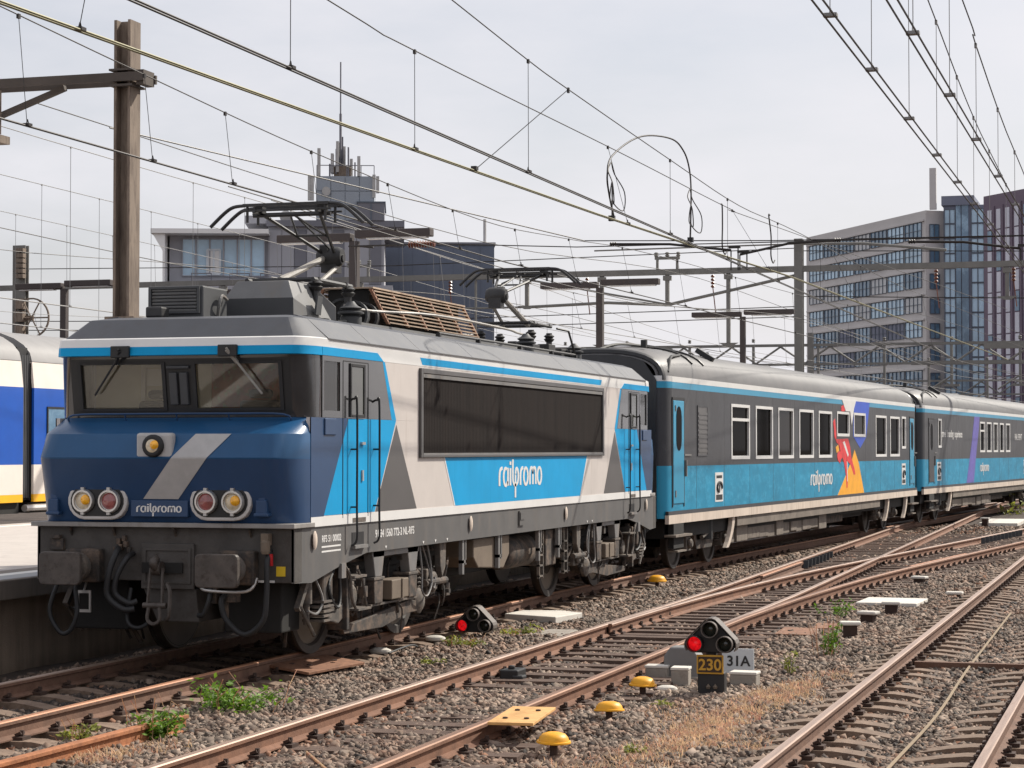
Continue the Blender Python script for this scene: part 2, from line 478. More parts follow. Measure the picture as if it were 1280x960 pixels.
def text_mb(body, size, mtx, depth=0.004, mi=0, font_scale=(1, 1), bold=0.0, align='LEFT'):
    cu = bpy.data.curves.new('txt', 'FONT')
    cu.body = body; cu.size = size; cu.extrude = depth / 2; cu.align_x = align
    cu.offset = bold
    o = bpy.data.objects.new('txt', cu)
    COL.objects.link(o)
    dg = bpy.context.evaluated_depsgraph_get()
    me = bpy.data.meshes.new_from_object(o.evaluated_get(dg))
    b = MB()
    sc = Matrix.Diagonal((font_scale[0], font_scale[1], 1, 1))
    b.add([mtx @ (sc @ v.co) for v in me.vertices], [tuple(p.vertices) for p in me.polygons], mi)
    bpy.data.objects.remove(o); bpy.data.curves.remove(cu); bpy.data.meshes.remove(me)
    return b

SIDE = Matrix(((1, 0, 0, 0), (0, 0, -1, 0), (0, 1, 0, 0), (0, 0, 0, 1)))       # text plane -> side wall facing -Y (x right = +X)
FRONT = Matrix(((0, 0, -1, 0), (-1, 0, 0, 0), (0, 1, 0, 0), (0, 0, 0, 1)))     # text plane -> wall facing -X (x right = -Y)
# ---------------------------------------------------------------- ground
TA = [(-30, 0), (4, 0), (12.9, -0.24), (22, -0.74), (31.9, -1.34), (40, -1.92), (59, -3.45), (80, -5.4), (160, -13.5)]
_ta = np.array(TA)
def yA(x):
    # smooth centre line of the train's track
    i = max(1, min(len(TA) - 3, int(np.searchsorted(_ta[:, 0], x)) - 1))
    xs, ys = _ta[i - 1:i + 3, 0], _ta[i - 1:i + 3, 1]
    if x <= 4: return 0.0
    r = 0.0
    for a in range(4):
        t = ys[a]
        for b in range(4):
            if a != b: t *= (x - xs[b]) / (xs[a] - xs[b])
        r += t
    lin = float(np.interp(x, _ta[:, 0], _ta[:, 1]))
    return 0.5 * r + 0.5 * lin if x < 80 else lin
def dB(x):      # offset of the turnout's curved leg
    if x < -2: return 0.0
    return 0.0034 * (x + 2) ** 2 if x < 14 else 0.0034 * 256 + 0.1088 * (x - 14)
def lB(x):
    return 0.018 * max(0, x - 4)
YB, YC = -3.81, -7.93

rs = np.random.RandomState(3)
gx = np.concatenate([np.array([-3000, -800, -200, -60, -30]), np.arange(-20, 30, 0.4), np.arange(30, 80, 2.0), np.array([90, 120, 200, 500, 1500, 4000])])
gy = np.concatenate([np.array([-3000, -800, -200, -60, -25]), np.arange(-14, 3, 0.35), np.arange(3, 30, 3.0), np.array([40, 80, 200, 800, 3000])])
GX, GY = np.meshgrid(gx, gy, indexing='ij')
def ground_z(x, y):
    yc = np.where(x < 4, 0.0, -0.0009 * (x - 4) ** 2 - .02 * (x - 4))
    dip = 0.035 * (np.clip((1.25 - np.abs(y - yc)) / .25, 0, 1) + 0.65 * np.clip((1.25 - np.abs(y + 7.93)) / .25, 0, 1)) + (.012 - .036 * np.clip((-6.0 - x) / 2.5, 0, 1)) * np.clip((1.35 - np.abs(y + 3.81)) / .25, 0, 1)
    return -0.203 - dip + 0.016 * np.sin(x * 1.7 + y * 0.6) * np.sin(y * 2.3 - x * 0.4) + 0.012 * np.sin(x * 0.53 + 1) * np.cos(y * 1.1)
GZ = ground_z(GX, GY)
gv = np.stack([GX, GY, GZ], -1).reshape(-1, 3)
nx_, ny_ = GX.shape
ii = (np.arange(nx_ - 1)[:, None] * ny_ + np.arange(ny_ - 1)[None, :]).ravel()
gf_ = np.stack([ii, ii + ny_, ii + ny_ + 1, ii + 1], -1)
gm = bpy.data.meshes.new('ground'); gm.from_pydata(gv.tolist(), [], gf_.tolist()); gm.materials.append(M['ground'])
gm.polygons.foreach_set('use_smooth', [True] * len(gm.polygons)); gm.update()
link(bpy.data.objects.new('ground', gm), kind='structure', label='grey brown ballast ground of the station yard')

# ---------------------------------------------------------------- rails and sleepers
RP = [(-.07, -.16), (.07, -.16), (.07, -.148), (.011, -.125), (.011, -.05), (.038, -.036), (.038, -.010), (.030, 0), (-.030, 0), (-.038, -.010), (-.038, -.036), (-.011, -.05), (-.011, -.125), (-.07, -.148)]
def rail(parent, path, side='rail_side', head='rail_head', dz=0.0, name='rail', **tags):
    b = MB(); n = len(RP)
    vs_ = []
    for x, y in path:
        vs_ += [(x, y + p[0], p[1] + dz) for p in RP]
    b.add(vs_, [], 0)
    for i in range(len(path) - 1):
        for k in range(n):
            a, c = i * n + k, i * n + (k + 1) % n
            b.f.append((a, c, c + n, a + n)[::-1]); b.m.append(1 if k in (6, 7, 8) else 0)
    b.f.append(tuple(range(n))); b.m.append(0)
    b.f.append(tuple((len(path) - 1) * n + k for k in range(n))[::-1]); b.m.append(0)
    return b.build(name, [side, head], parent, **tags)
def xs_(a, b, st=1.5):
    n = max(1, int(round((b - a) / st)))
    return [a + (b - a) * i / n for i in range(n + 1)]

duo = MB().prism([(-1.25, -.34), (1.25, -.34), (1.25, -.20), (1.02, -.165), (.52, -.165), (.34, -.185), (.12, -.222), (-.12, -.222), (-.34, -.185), (-.52, -.165), (-1.02, -.165), (-1.25, -.20)], 'x', -.115, .115).mesh('sleeper', 'concrete_sleeper')
def wood_mesh(L):
    return MB().box(-.125, .125, -L / 2, L / 2, -.34, -.158).mesh('sleeper', 'wood_sleeper')
wood_std = wood_mesh(2.6)

clip_unit = MB()
for sgn in (-1, 1):
    clip_unit.box(-.07, .07, sgn * .105 - .045, sgn * .105 + .045, -.165, -.135)
    clip_unit.cyl((0, sgn * .105, -.135), (0, sgn * .105, -.085), .02, 5)
    clip_unit.cbox((0, sgn * .085, -.115), (.035, .03, .012), Euler((sgn * .4, 0, 0)))
cu_v = np.array(clip_unit.v); cu_f = clip_unit.f
def clips(parent, spots):
    V, Fc = [], []
    for k, (x, y) in enumerate(spots):
        V.append(cu_v + np.array([x, y, 0])); o = k * len(cu_v)
        Fc += [tuple(i + o for i in f) for f in cu_f]
    me = bpy.data.meshes.new('rail_fastening'); me.from_pydata(np.concatenate(V).tolist(), [], Fc); me.materials.append(M['clip'])
    return link(bpy.data.objects.new('rail_fastenings', me), parent, kind='stuff')

SLEEP = []      # (x, ymin, ymax) of every sleeper, for the stones
def put_sleepers(parent, me, xs, yc, half, jit=0.02):
    out = []
    for x in xs:
        xx = x + rnd.uniform(-jit, jit)
        inst(me, 'sleeper', parent, (xx, yc(x), rnd.uniform(-.008, .004)), (rnd.uniform(-.012, .012), 0, rnd.uniform(-.02, .02)))
        SLEEP.append((xx, yc(x) - half, yc(x) + half)); out.append(xx)
    return out

trA = empty('railway_track', (0, 0, 0), kind='structure', label='rusty track under the locomotive and coaches beside the platform')
for s in (-1, 1):
    rail(trA, [(x, yA(x) + s * .753) for x in xs_(-20, 75)], 'rail_side', 'rail_head_rusty' if s < 0 else 'rail_head')
sx = put_sleepers(trA, duo, np.arange(-17.4, 40, 0.6), yA, 1.25)
clips(trA, [(x, yA(x) + s * .753) for x in sx if x < 22 for s in (-1, 1)])

trB = empty('railway_turnout', (0, 0, 0), kind='structure', label='turnout in the middle track with crossing rails ahead of the coaches')
rail(trB, [(x, YB + .75) for x in xs_(-20, 3)] + [(x, YB + .75 + lB(x)) for x in xs_(4.5, 75)], 'rail_side_bright', 'rail_head')
rail(trB, [(x, YB - .75) for x in xs_(-20, 0)] + [(x, YB - .75 - dB(x)) for x in xs_(1, 60)], 'rail_side_bright', 'rail_head_dull')
rail(trB, [(x, YB + .70 - dB(x)) for x in xs_(-1.6, 60)], 'rail_side_bright', 'rail_head', -.002)
rail(trB, [(x, YB - .69 + lB(x)) for x in xs_(-1.6, 75)], 'rail_side_bright', 'rail_head', -.004)
rail(trB, [(x, YB - .65 - dB(x)) for x in xs_(13.5, 19)], 'rail_side', 'rail_head_rusty', -.006, 'check_rail')
rail(trB, [(x, YB + .62 + lB(x)) for x in xs_(9.5, 14.5)], 'rail_side', 'rail_head_rusty', -.006, 'check_rail')
for xa, xb, fy in ((15.0, 19.4, lambda x: YB + .62 + lB(x)), (27.5, 33.5, lambda x: YB + .60 - dB(x))):
    for x in np.arange(xa, xb, 0.55):
        b = MB().prism([(-.05, -.16), (.02, -.16), (.10, -.005), (.03, -.005)], 'y', -.08, .02)
        b.build('spacer_block', 'signal_black', trB, (x, fy(x), 0))
sx1 = put_sleepers(trB, wood_std, np.arange(-17.2, -1.5, 0.6), lambda x: YB, 1.3, .04)
for i, x in enumerate(np.arange(-1.2, 34, 0.58)):
    wl_ = 2.6 + dB(x) + lB(x)
    inst(wood_mesh(wl_), 'sleeper', trB, (x, YB + (lB(x) - dB(x)) / 2, rnd.uniform(-.006, .004)), (0, 0, rnd.uniform(-.015, .015)))
    SLEEP.append((x, YB - 1.3 - dB(x), YB + 1.3 + lB(x)))
tx = [float(x) for x in np.arange(-1.2, 24, 0.58)]
clips(trB, [(x, YB + s * .75) for x in sx1 for s in (-1, 1)] + [(x, y) for x in tx for y in ([YB + .75 + lB(x), YB - .75 - dB(x)] + ([YB + .7 - dB(x), YB - .69 + lB(x)] if x > 7 else []))])

trC = empty('railway_track', (0, 0, 0), kind='structure', label='straight track with shiny rails on the right, nearest the camera')
for s in (-1, 1):
    rail(trC, [(x, YC + s * .75) for x in xs_(-24, 180, 6)], 'rail_side', 'rail_head')
sx = put_sleepers(trC, duo, np.arange(-20.2, 30, 0.6), lambda x: YC, 1.25)
clips(trC, [(x, YC + s * .75) for x in sx if x < 20 for s in (-1, 1)])
trD = empty('railway_track', (0, 0, 0), kind='structure', label='track under the blue and white double-deck train')
for s in (-1, 1):
    rail(trD, [(x, 12.75 + s * .75) for x in xs_(-25, 90, 10)])

# ---------------------------------------------------------------- ballast stones
def in_view(x, y, margin):
    c, s = math.cos(YAW), math.sin(YAW)
    dx, dy = x - cam.location.x, y - cam.location.y
    w = dx * c + dy * s; r = dx * s - dy * c
    return np.abs(r) < w * (640 / 2686.0) + margin
SA = np.array(SLEEP)
SA = SA[np.argsort(SA[:, 0])]
def scatter(x0, x1, y0, y1, dens, size, out):
    n = int((x1 - x0) * (y1 - y0) * dens)
    x = rs.uniform(x0, x1, n); y = rs.uniform(y0, y1, n)
    keep = in_view(x, y, 1.6)
    x, y = x[keep], y[keep]
    ya = np.array([yA(v) for v in np.arange(-30, 80, .5)])
    yca = np.interp(x, np.arange(-30, 80, .5), ya)
    keep = (y < yca + 1.75)
    u = rs.uniform(0, 1, len(x))
    onS = np.zeros(len(x), bool)
    for (sx0, a, b) in SA:
        m = (np.abs(x - sx0) < .135) & (y > a + .02) & (y < b - .02)
        onS |= m
    mid = (np.abs(y - yca) < .38) | (np.abs(y - YC) < .38)
    keep &= ~(onS & ~mid & (u > np.where((x < -7) & (np.abs(y - YB) < 1.4), .8, .035)))
    for yr in (yca - .753, yca + .753, YC - .75 + 0 * x, YC + .75 + 0 * x, YB + .75 + .018 * np.maximum(0, x - 4), YB - .75 - np.where(x < -2, 0, np.where(x < 14, .0034 * (x + 2) ** 2, .8704 + .1088 * (x - 14)))):
        keep &= ~(np.abs(y - yr) < .085)
    x, y = x[keep], y[keep]
    out.append(np.stack([x, y, size * rs.uniform(.6, 1.35, len(x))], -1))
pts = []
scatter(-17, -6, -10.6, 1.8, 600, .0245, pts)
scatter(-17, -6, -10.6, 1.8, 60, .036, pts)
scatter(-6, 3, -9.6, 1.8, 380, .029, pts)
scatter(3, 16, -9, 1.8, 200, .033, pts)
scatter(16, 42, -9, 1.5, 60, .045, pts)
P3 = np.concatenate(pts)
n = len(P3)
cube = np.array([(-1, -1, -1), (1, -1, -1), (1, 1, -1), (-1, 1, -1), (-1, -1, 1), (1, -1, 1), (1, 1, 1), (-1, 1, 1)], float)
cf = np.array([(0, 3, 2, 1), (4, 5, 6, 7), (0, 1, 5, 4), (1, 2, 6, 5), (2, 3, 7, 6), (3, 0, 4, 7)])
V = cube[None] * rs.uniform(.45, 1.0, (n, 8, 3)) * rs.uniform(.7, 1.3, (n, 1, 3)) * np.array([1.15, 1, .72])
q = rs.normal(size=(n, 4)); q[:, 1:3] *= .45; q /= np.linalg.norm(q, axis=1, keepdims=True)
w_, xq, yq, zq = q.T
Rm = np.stack([np.stack([1 - 2 * (yq * yq + zq * zq), 2 * (xq * yq - w_ * zq), 2 * (xq * zq + w_ * yq)], -1),
               np.stack([2 * (xq * yq + w_ * zq), 1 - 2 * (xq * xq + zq * zq), 2 * (yq * zq - w_ * xq)], -1),
               np.stack([2 * (xq * zq - w_ * yq), 2 * (yq * zq + w_ * xq), 1 - 2 * (xq * xq + yq * yq)], -1)], 1)
V = np.einsum('nij,nkj->nki', Rm, V) * P3[:, 2][:, None, None]
V[:, :, 0] += P3[:, 0][:, None]; V[:, :, 1] += P3[:, 1][:, None]
V[:, :, 2] += (ground_z(P3[:, 0], P3[:, 1]) + rs.uniform(-.012, .012, n))[:, None]
Fs = (cf[None] + (np.arange(n) * 8)[:, None, None]).reshape(-1, 4)
bm_ = bpy.data.meshes.new('ballast')
bm_.vertices.add(n * 8); bm_.vertices.foreach_set('co', V.reshape(-1))
bm_.loops.add(len(Fs) * 4); bm_.loops.foreach_set('vertex_index', Fs.reshape(-1))
bm_.polygons.add(len(Fs)); bm_.polygons.foreach_set('loop_start', np.arange(len(Fs)) * 4)
bm_.update(calc_edges=True); bm_.validate()
bm_.materials.append(M['stone']); bm_.materials.append(M['stone_shade_oil'])
yc_s = np.interp(P3[:, 0], np.arange(-30, 80, .5), [yA(v) for v in np.arange(-30, 80, .5)])
shade_oil = ((np.abs(P3[:, 1] - yc_s) < .62) & (rs.uniform(0, 1, n) < np.where(P3[:, 0] < -11, .25, .8))) | ((np.abs(P3[:, 1] - YC) < .5) & (rs.uniform(0, 1, n) < .22)) | (rs.uniform(0, 1, n) < .05)  # shade under the train put into stone colour; sparser oil-dark stones elsewhere
bm_.materials.append(M['stone_rust'])
dr = np.minimum.reduce([np.abs(P3[:, 1] - yc_s - .753), np.abs(P3[:, 1] - yc_s + .753), np.abs(P3[:, 1] - YB - .75), np.abs(P3[:, 1] - YB + .75), np.abs(np.abs(P3[:, 1] - YC) - .75)])
rusty = (rs.uniform(0, 1, n) < .75 * np.exp(-dr / .16)) & ~shade_oil
bm_.polygons.foreach_set('material_index', np.repeat(np.where(shade_oil, 1, np.where(rusty, 2, 0)).astype(np.int32), 6))
link(bpy.data.objects.new('ballast', bm_), kind='stuff', label='loose grey and brown ballast stones between the rails', category='ballast')

# ---------------------------------------------------------------- platform
pf = empty('platform', (0, 0, 0), kind='structure', label='concrete island platform between the locomotive and the blue train')
PE = 2.0
MB().box(-26, 78, PE + .18, 11.0, -.35, .62).build('platform_wall', 'platform_wall', pf)
for i in range(10):
    x = -26 + i * 3.0
    MB().box(x + .012, x + 2.988, PE + .12, PE + .19, -.3, .62).build('wall_panel', 'platform_wall', pf)
for i in range(26):
    x = -26 + i * 4.0
    MB().box(x + .01, x + 3.99, PE, PE + 1.0, .62, .838).build('edge_slab', 'edge_concrete', pf, bevel=.012)
MB().box(-26, 78, PE + .05, PE + .415, .8381, .8421).build('tactile_strip', 'platform_blue', pf)
MB().box(-26, 78, PE + .42, PE + .62, .8381, .8425).build('white_line', 'platform_line', pf)
MB().box(-26, 78, PE + 1.0, 11.0, .60, .834).build('paving', 'platform_top', pf)
MB().box(-26, 78, 10.3, 10.5, .8341, .8385).build('white_line', 'platform_line', pf)

# ---------------------------------------------------------------- plants
def leafy(name, loc, n, rad, h, label, leaf='leaf', size=.035, group=None, stems=7):
    b = MB(); r = random.Random(hash(label) % 1000 + int(abs(loc[0]) * 100))
    r = random.Random(int(abs(loc[0]) * 100 + abs(loc[1]) * 37))
    st = MB()
    tips = []
    for k in range(stems):
        a = r.uniform(0, 6.28); rr = rad * math.sqrt(r.random())
        tip = Vector((rr * math.cos(a), rr * math.sin(a), h * r.uniform(.45, 1.0) * (1 - .4 * (rr / rad) ** 2)))
        st.tube([(0.2 * tip.x, .2 * tip.y, -.03), (tip.x * .6, tip.y * .6, tip.z * .6), tip], .004, 4)
        tips.append(tip)
    for k in range(n):
        t = r.choice(tips); f = r.uniform(.25, 1.05)
        c = Vector((t.x * f, t.y * f, t.z * f)) + Vector((r.gauss(0, 1), r.gauss(0, 1), r.gauss(0, .6))) * rad * .16
        c.z = max(.005, c.z)
        s = size * r.uniform(.6, 1.3)
        e = Euler((r.uniform(-.9, .9), r.uniform(-.9, .9), r.uniform(0, 6.28))).to_matrix()
        b.add([e @ Vector(p) + c for p in ((-s, 0, 0), (0, -s * .5, .12 * s), (s, 0, 0), (0, s * .5, .12 * s))], [(0, 1, 2, 3)])
    root = empty(name, loc, label=label, category='plant', **({'group': group} if group else {}))
    st.build('stem', leaf, root)
    fo = b.build('foliage', leaf, root)
    if n > 100:
        ds = MB()
        for k in range(12):
            a = r.uniform(0, 6.28); q_ = rad * r.uniform(.2, 1.1); hh = h * r.uniform(.4, 1.2)
            ds.tube([(q_ * math.cos(a), q_ * math.sin(a), -.02), (q_ * 1.15 * math.cos(a), q_ * 1.15 * math.sin(a), hh * .6), (q_ * 1.4 * math.cos(a + .2), q_ * 1.4 * math.sin(a + .2), hh)], .0035, 4)
        ds.build('dead_stems', 'straw', root, kind='stuff')
    return root
def gz(x, y): return float(ground_z(x, y))
leafy('weed', (-9.95, -1.6, gz(-9.95, -1.6)), 620, .48, .30, 'largest green leafy weed beside the rail in front of the locomotive', size=.034, stems=16)
leafy('weed', (-12.0, -1.78, gz(-12, -1.78)), 360, .27, .34, 'bushy green weed growing over the loose rusty rail', size=.032, stems=11)
leafy('weed', (-12.25, -1.22, gz(-12.25, -1.2)), 110, .18, .16, 'small yellow-green weed beside the sleeper at lower left', 'leaf_yellow', .03)
leafy('weed', (-3.0, -6.15, -.2), 150, .20, .45, 'thin upright green weed beside the rust coloured sheets', size=.034)
leafy('weed', (3.0, -5.3, -.2), 90, .35, .30, 'sparse green weed behind the white concrete slab', size=.035)
leafy('weed', (-1.4, -1.85, -.2), 130, .32, .10, 'low green weed behind the fallen-over signal by the concrete slab', 'leaf_yellow', .035)
leafy('weed', (-3.15, -1.62, -.2), 130, .26, .16, 'yellow-green weed in front of the dwarf signal by the train', 'leaf_yellow', .035)
leafy('weed', (-5.3, -1.95, -.2), 60, .18, .06, 'flat yellow-green weed patch in the ballast below the locomotive', 'leaf_yellow', .03)
leafy('weed', (-8.6, -5.45, -.2), 60, .2, .07, 'flat green weed patch beside the yellow caps', 'leaf_yellow', .028)
leafy('weed', (-11.8, -5.9, -.2), 50, .10, .14, 'tiny bright weed at the bottom edge right of the yellow caps', 'leaf_yellow', .028)
leafy('weed', (56.0, -6.1, -.2), 420, 2.4, .28, 'yellow-green weeds far off at the right beside the coach', 'leaf_yellow', .12, stems=20)
leafy('weed', (-5.2, -6.05, -.2), 50, .12, .28, 'slender weed right of the 31A sign', 'leaf_yellow', .028)

gb = MB(); r = random.Random(5)
def tuft(x, y, n, rad, h, ln):
    for k in range(int(n * 1.15)):
        a = r.uniform(0, 6.28); q_ = rad * math.sqrt(r.random())
        bx, by = x + q_ * math.cos(a) * 1.6, y + q_ * math.sin(a) * .7
        le = ln * r.uniform(.5, 1.2); lean = Vector((r.gauss(0, .6), r.gauss(0, .6), 1)).normalized() * le
        w = Vector((lean.y, -lean.x, 0)); w = (w.normalized() if w.length > 1e-4 else Vector((1, 0, 0))) * .005
        z0 = float(ground_z(bx, by)) - .01
        p = Vector((bx, by, z0))
        m1 = p + lean * .6
        tip = p + lean + Vector((lean.x * .4, lean.y * .4, -.1 * le))
        gb.add([p - w, p + w, m1 + w * .8, m1 - w * .8, tip], [(0, 1, 2, 3), (3, 2, 4)])
for (x, y, n, rad) in ((-13.4, -6.0, 420, .5), (-11.6, -6.0, 420, .45), (-9.8, -5.9, 300, .5), (-7.8, -6.5, 300, .4), (-5.4, -6.5, 200, .4), (-11.0, -6.6, 260, .35), (-12.6, -5.6, 160, .4), (-9.0, -5.6, 130, .4), (-10.9, -6.2, 1000, .42), (-10.2, -6.15, 900, .4), (-9.3, -6.2, 700, .4), (-8.3, -6.25, 750, .42), (-7.3, -6.3, 800, .4), (-6.5, -6.35, 560, .35), (-12.2, -6.1, 320, .45), (-13.2, -1.95, 420, .3), (-12.5, -2.1, 150, .3), (9.5, -5.0, 90, .6), (34, -4.6, 120, 1.0)):
    tuft(x, y, n, rad, 0, .10)
gb.build('dry_grass', 'straw', kind='stuff', label='dry straw coloured grass growing in the ballast', category='grass')
# ---------------------------------------------------------------- locomotive
loco = empty('locomotive', (0, 0, 0), label='navy, light blue and cream electric locomotive heading the train', category='locomotive')
HW = 1.48
FL, GUT = 1.49, 3.42

def stroke(pts, w, z0, z1, n=8):
    """flat rounded stroke in the text plane, from z0 to z1"""
    b = MB(); P = [Vector((p[0], p[1])) for p in pts]
    L, Rr = [], []
    for i, p in enumerate(P):
        d = P[min(i + 1, len(P) - 1)] - P[max(i - 1, 0)]
        d.normalize(); nn = Vector((-d.y, d.x)) * w / 2
        L.append(p + nn); Rr.append(p - nn)
    for i in range(len(P) - 1):
        a, c, d, e = L[i], Rr[i], Rr[i + 1], L[i + 1]
        b.add([(a.x, a.y, z1), (c.x, c.y, z1), (d.x, d.y, z1), (e.x, e.y, z1), (a.x, a.y, z0), (c.x, c.y, z0), (d.x, d.y, z0), (e.x, e.y, z0)],
              [(0, 1, 2, 3), (4, 7, 6, 5), (0, 4, 5, 1), (1, 5, 6, 2), (2, 6, 7, 3), (3, 7, 4, 0)])
    return b
def sp2(pts, n=5):
    return [(p.x, p.y) for p in smooth_path([(a, b, 0) for a, b in pts], n)]
def _ring(cx_, rx=.29, a0=0, a1=360, n=14):
    return [(cx_ + rx * math.cos(R(a0 + (a1 - a0) * k / n)), .5 + .5 * math.sin(R(a0 + (a1 - a0) * k / n))) for k in range(n + 1)]
LOGO = [([(0, 0), (0, .6), (.06, .85), (.2, .98), (.34, 1.0)], .19),
        (_ring(.70, .24, 60, 330), .18), ([(.95, 1.02), (.95, 0)], .18),
        ([(1.24, 0), (1.24, 1.0)], .19), ([(1.24, 1.18), (1.24, 1.38)], .19),
        ([(1.52, 1.5), (1.52, .45), (1.60, .14), (1.80, 0), (2.06, .14), (2.16, .5), (2.10, .86), (1.98, .98), (1.86, .86), (1.82, .62)], .17),
        ([(1.82, .66), (1.82, -.72)], .17),
        ([(2.42, 0), (2.42, .6), (2.48, .85), (2.62, .98), (2.74, 1.0)], .19),
        (_ring(3.06, .25), .18),
        ([(3.56, 0), (3.56, .66), (3.64, .92), (3.76, 1.0), (3.88, .9), (3.92, .6), (3.92, 0)], .18),
        ([(3.90, .62), (4.0, .92), (4.12, 1.0), (4.24, .9), (4.28, .6), (4.28, 0)], .18),
        (_ring(4.74, .25), .18)]
def logo_mb(w, h, mtx, d=.004):
    b = MB()
    sx_, sy_ = w / 5.0, h
    for pts, wd in LOGO:
        st_ = stroke(sp2(pts) if 2 < len(pts) < 12 else pts, wd, 0, d)
        b.add([mtx @ Vector((p[0] * sx_, p[1] * sy_, p[2])) for p in st_.v], st_.f)
    return b

# ----- body shell: plan outlines stacked up in height, both cabs
def outline(xf, hw, xs, hy, sgn, k=7):
    """from the right side round the front to the left side; sgn -1 = front end"""
    pts = [(xs, -hy)]
    for i in range(1, k):
        t = i / k * math.pi / 2
        pts.append((xs + (xf - xs) * (math.sin(t)) ** .9, -(hw + (hy - hw) * (math.cos(t)) ** .9)))
    pts.append((xf, -hw)); pts.append((xf, 0)); pts.append((xf, hw))
    left = [(p[0], -p[1]) for p in pts[:k]][::-1]
    return [(sgn * -p[0], p[1]) for p in pts + left]
def shell(levels, mats, name, sgn, smooth=24, front_open=()):
    b = MB(); n = None
    for (z, xf, hw, xs, hy) in levels:
        o = outline(xf, hw, xs, hy, sgn); n = len(o)
        b.v += [(p[0], p[1], z) for p in o]
    for i in range(len(levels) - 1):
        for k in range(n - 1):
            if i in front_open and abs(k - (n - 1) / 2 + .5) < 1.01: continue
            f = (i * n + k, i * n + k + 1, (i + 1) * n + k + 1, (i + 1) * n + k)
            b.f.append(f if sgn > 0 else f[::-1]); b.m.append(0)
    return b.build(name, mats, loco, smooth=smooth)
for sgn in (-1, 1):
    # lower nose (dark navy), brow (lighter navy), windscreen band, top bands and roof slope
    shell([(FL, -8.22, 1.16, -7.80, HW), (1.56, -8.25, 1.16, -7.80, HW), (1.9, -8.36, 1.17, -7.79, HW), (2.15, -8.44, 1.18, -7.78, HW)], 'navy', 'nose', sgn)
    shell([(2.15, -8.44, 1.18, -7.78, HW), (2.165, -8.445, 1.18, -7.78, HW), (2.41, -8.32, 1.13, -7.76, HW), (2.435, -8.28, 1.11, -7.74, HW - .01), (2.56, -7.86, 1.10, -7.66, HW - .03), (2.585, -7.80, 1.14, -7.60, HW - .03)], 'navy_upper', 'nose_brow', sgn)
    shell([(2.585, -7.78, 1.27, -7.55, HW - .012), (2.61, -7.785, 1.27, -7.55, HW - .012), (3.21, -7.885, 1.25, -7.50, HW - .012), (3.26, -7.89, 1.25, -7.50, HW - .012)], 'black_glass', 'cab_band', sgn, front_open=(1,))
    shell([(3.24, -7.90, 1.26, -7.50, HW - .006), (3.245, -7.98, 1.28, -7.42, HW + .012), (3.335, -7.965, 1.29, -7.38, HW + .012)], 'cyan', 'blue_band', sgn)
    shell([(3.335, -7.965, 1.29, -7.38, HW + .011), (GUT, -7.93, 1.30, -7.32, HW + .011), (3.432, -7.90, 1.28, -7.32, HW - .01)], 'white', 'white_band', sgn)
    shell([(3.43, -7.89, 1.26, -7.30, HW - .012), (3.645, -7.64, 1.12, -7.22, 1.235), (3.69, -7.30, 1.0, -7.0, 1.10), (3.70, -6.9, .8, -6.85, .9), (3.701, -6.8, .3, -6.8, .5)], 'loco_roof', 'cab_roof', sgn, smooth=14)

# sides between the cabs
X0 = 7.56
for s in (-1, 1):
    y0, y1 = s * HW, s * (HW - .05)
    ya, yb = min(y0, y1), max(y0, y1)
    MB().box(-7.80, 7.80, ya, yb, FL, 2.584).build('side_wall', 'cream', loco); [MB().box(a_, b_, ya, yb, c_, d_).build('side_wall', 'cream', loco) for (a_, b_, c_, d_) in ((-6.98, 6.98, 2.585, 3.245), (-7.49, -6.981, 2.585, 2.66), (-7.49, -6.981, 3.19, 3.245), (6.981, 7.49, 2.585, 2.66), (6.981, 7.49, 3.19, 3.245), (-7.49, -7.45, 2.661, 3.189), (7.45, 7.49, 2.661, 3.189))]
    MB().box(-7.45, 7.45, s * (HW + .002) if s < 0 else s * (HW - .05), s * (HW - .05) if s < 0 else s * (HW + .002), 3.246, GUT).build('white_band', 'white', loco)
    # roof cheek from the gutter to the roof deck
    cheek = [(s * (HW + .0), 3.43), (s * 1.235, 3.645), (s * 1.10, 3.69), (s * 1.0, 3.70), (s * 1.0, 3.64), (s * 1.38, 3.43)]
    seg = [-7.31, -6.05, -4.35, -2.3, 2.25, 4.3, 6.0, 7.31]
    for a, b_ in zip(seg[:-1], seg[1:]):
        MB().prism(cheek, 'x', a + .006, b_ - .006).build('roof_panel', 'loco_roof', loco)
    MB().box(-7.35, 7.35, s * HW + (.001 if s > 0 else -.014), s * HW + (.014 if s > 0 else -.001), 3.415, 3.43).build('gutter', 'anthracite', loco)
MB().box(-6.9, 6.9, -1.01, 1.01, 3.64, 3.697).build('roof_deck', 'roof_box', loco)
MB().box(-7.75, 7.75, -1.44, 1.44, 1.30, FL).build('floor', 'skirt', loco)

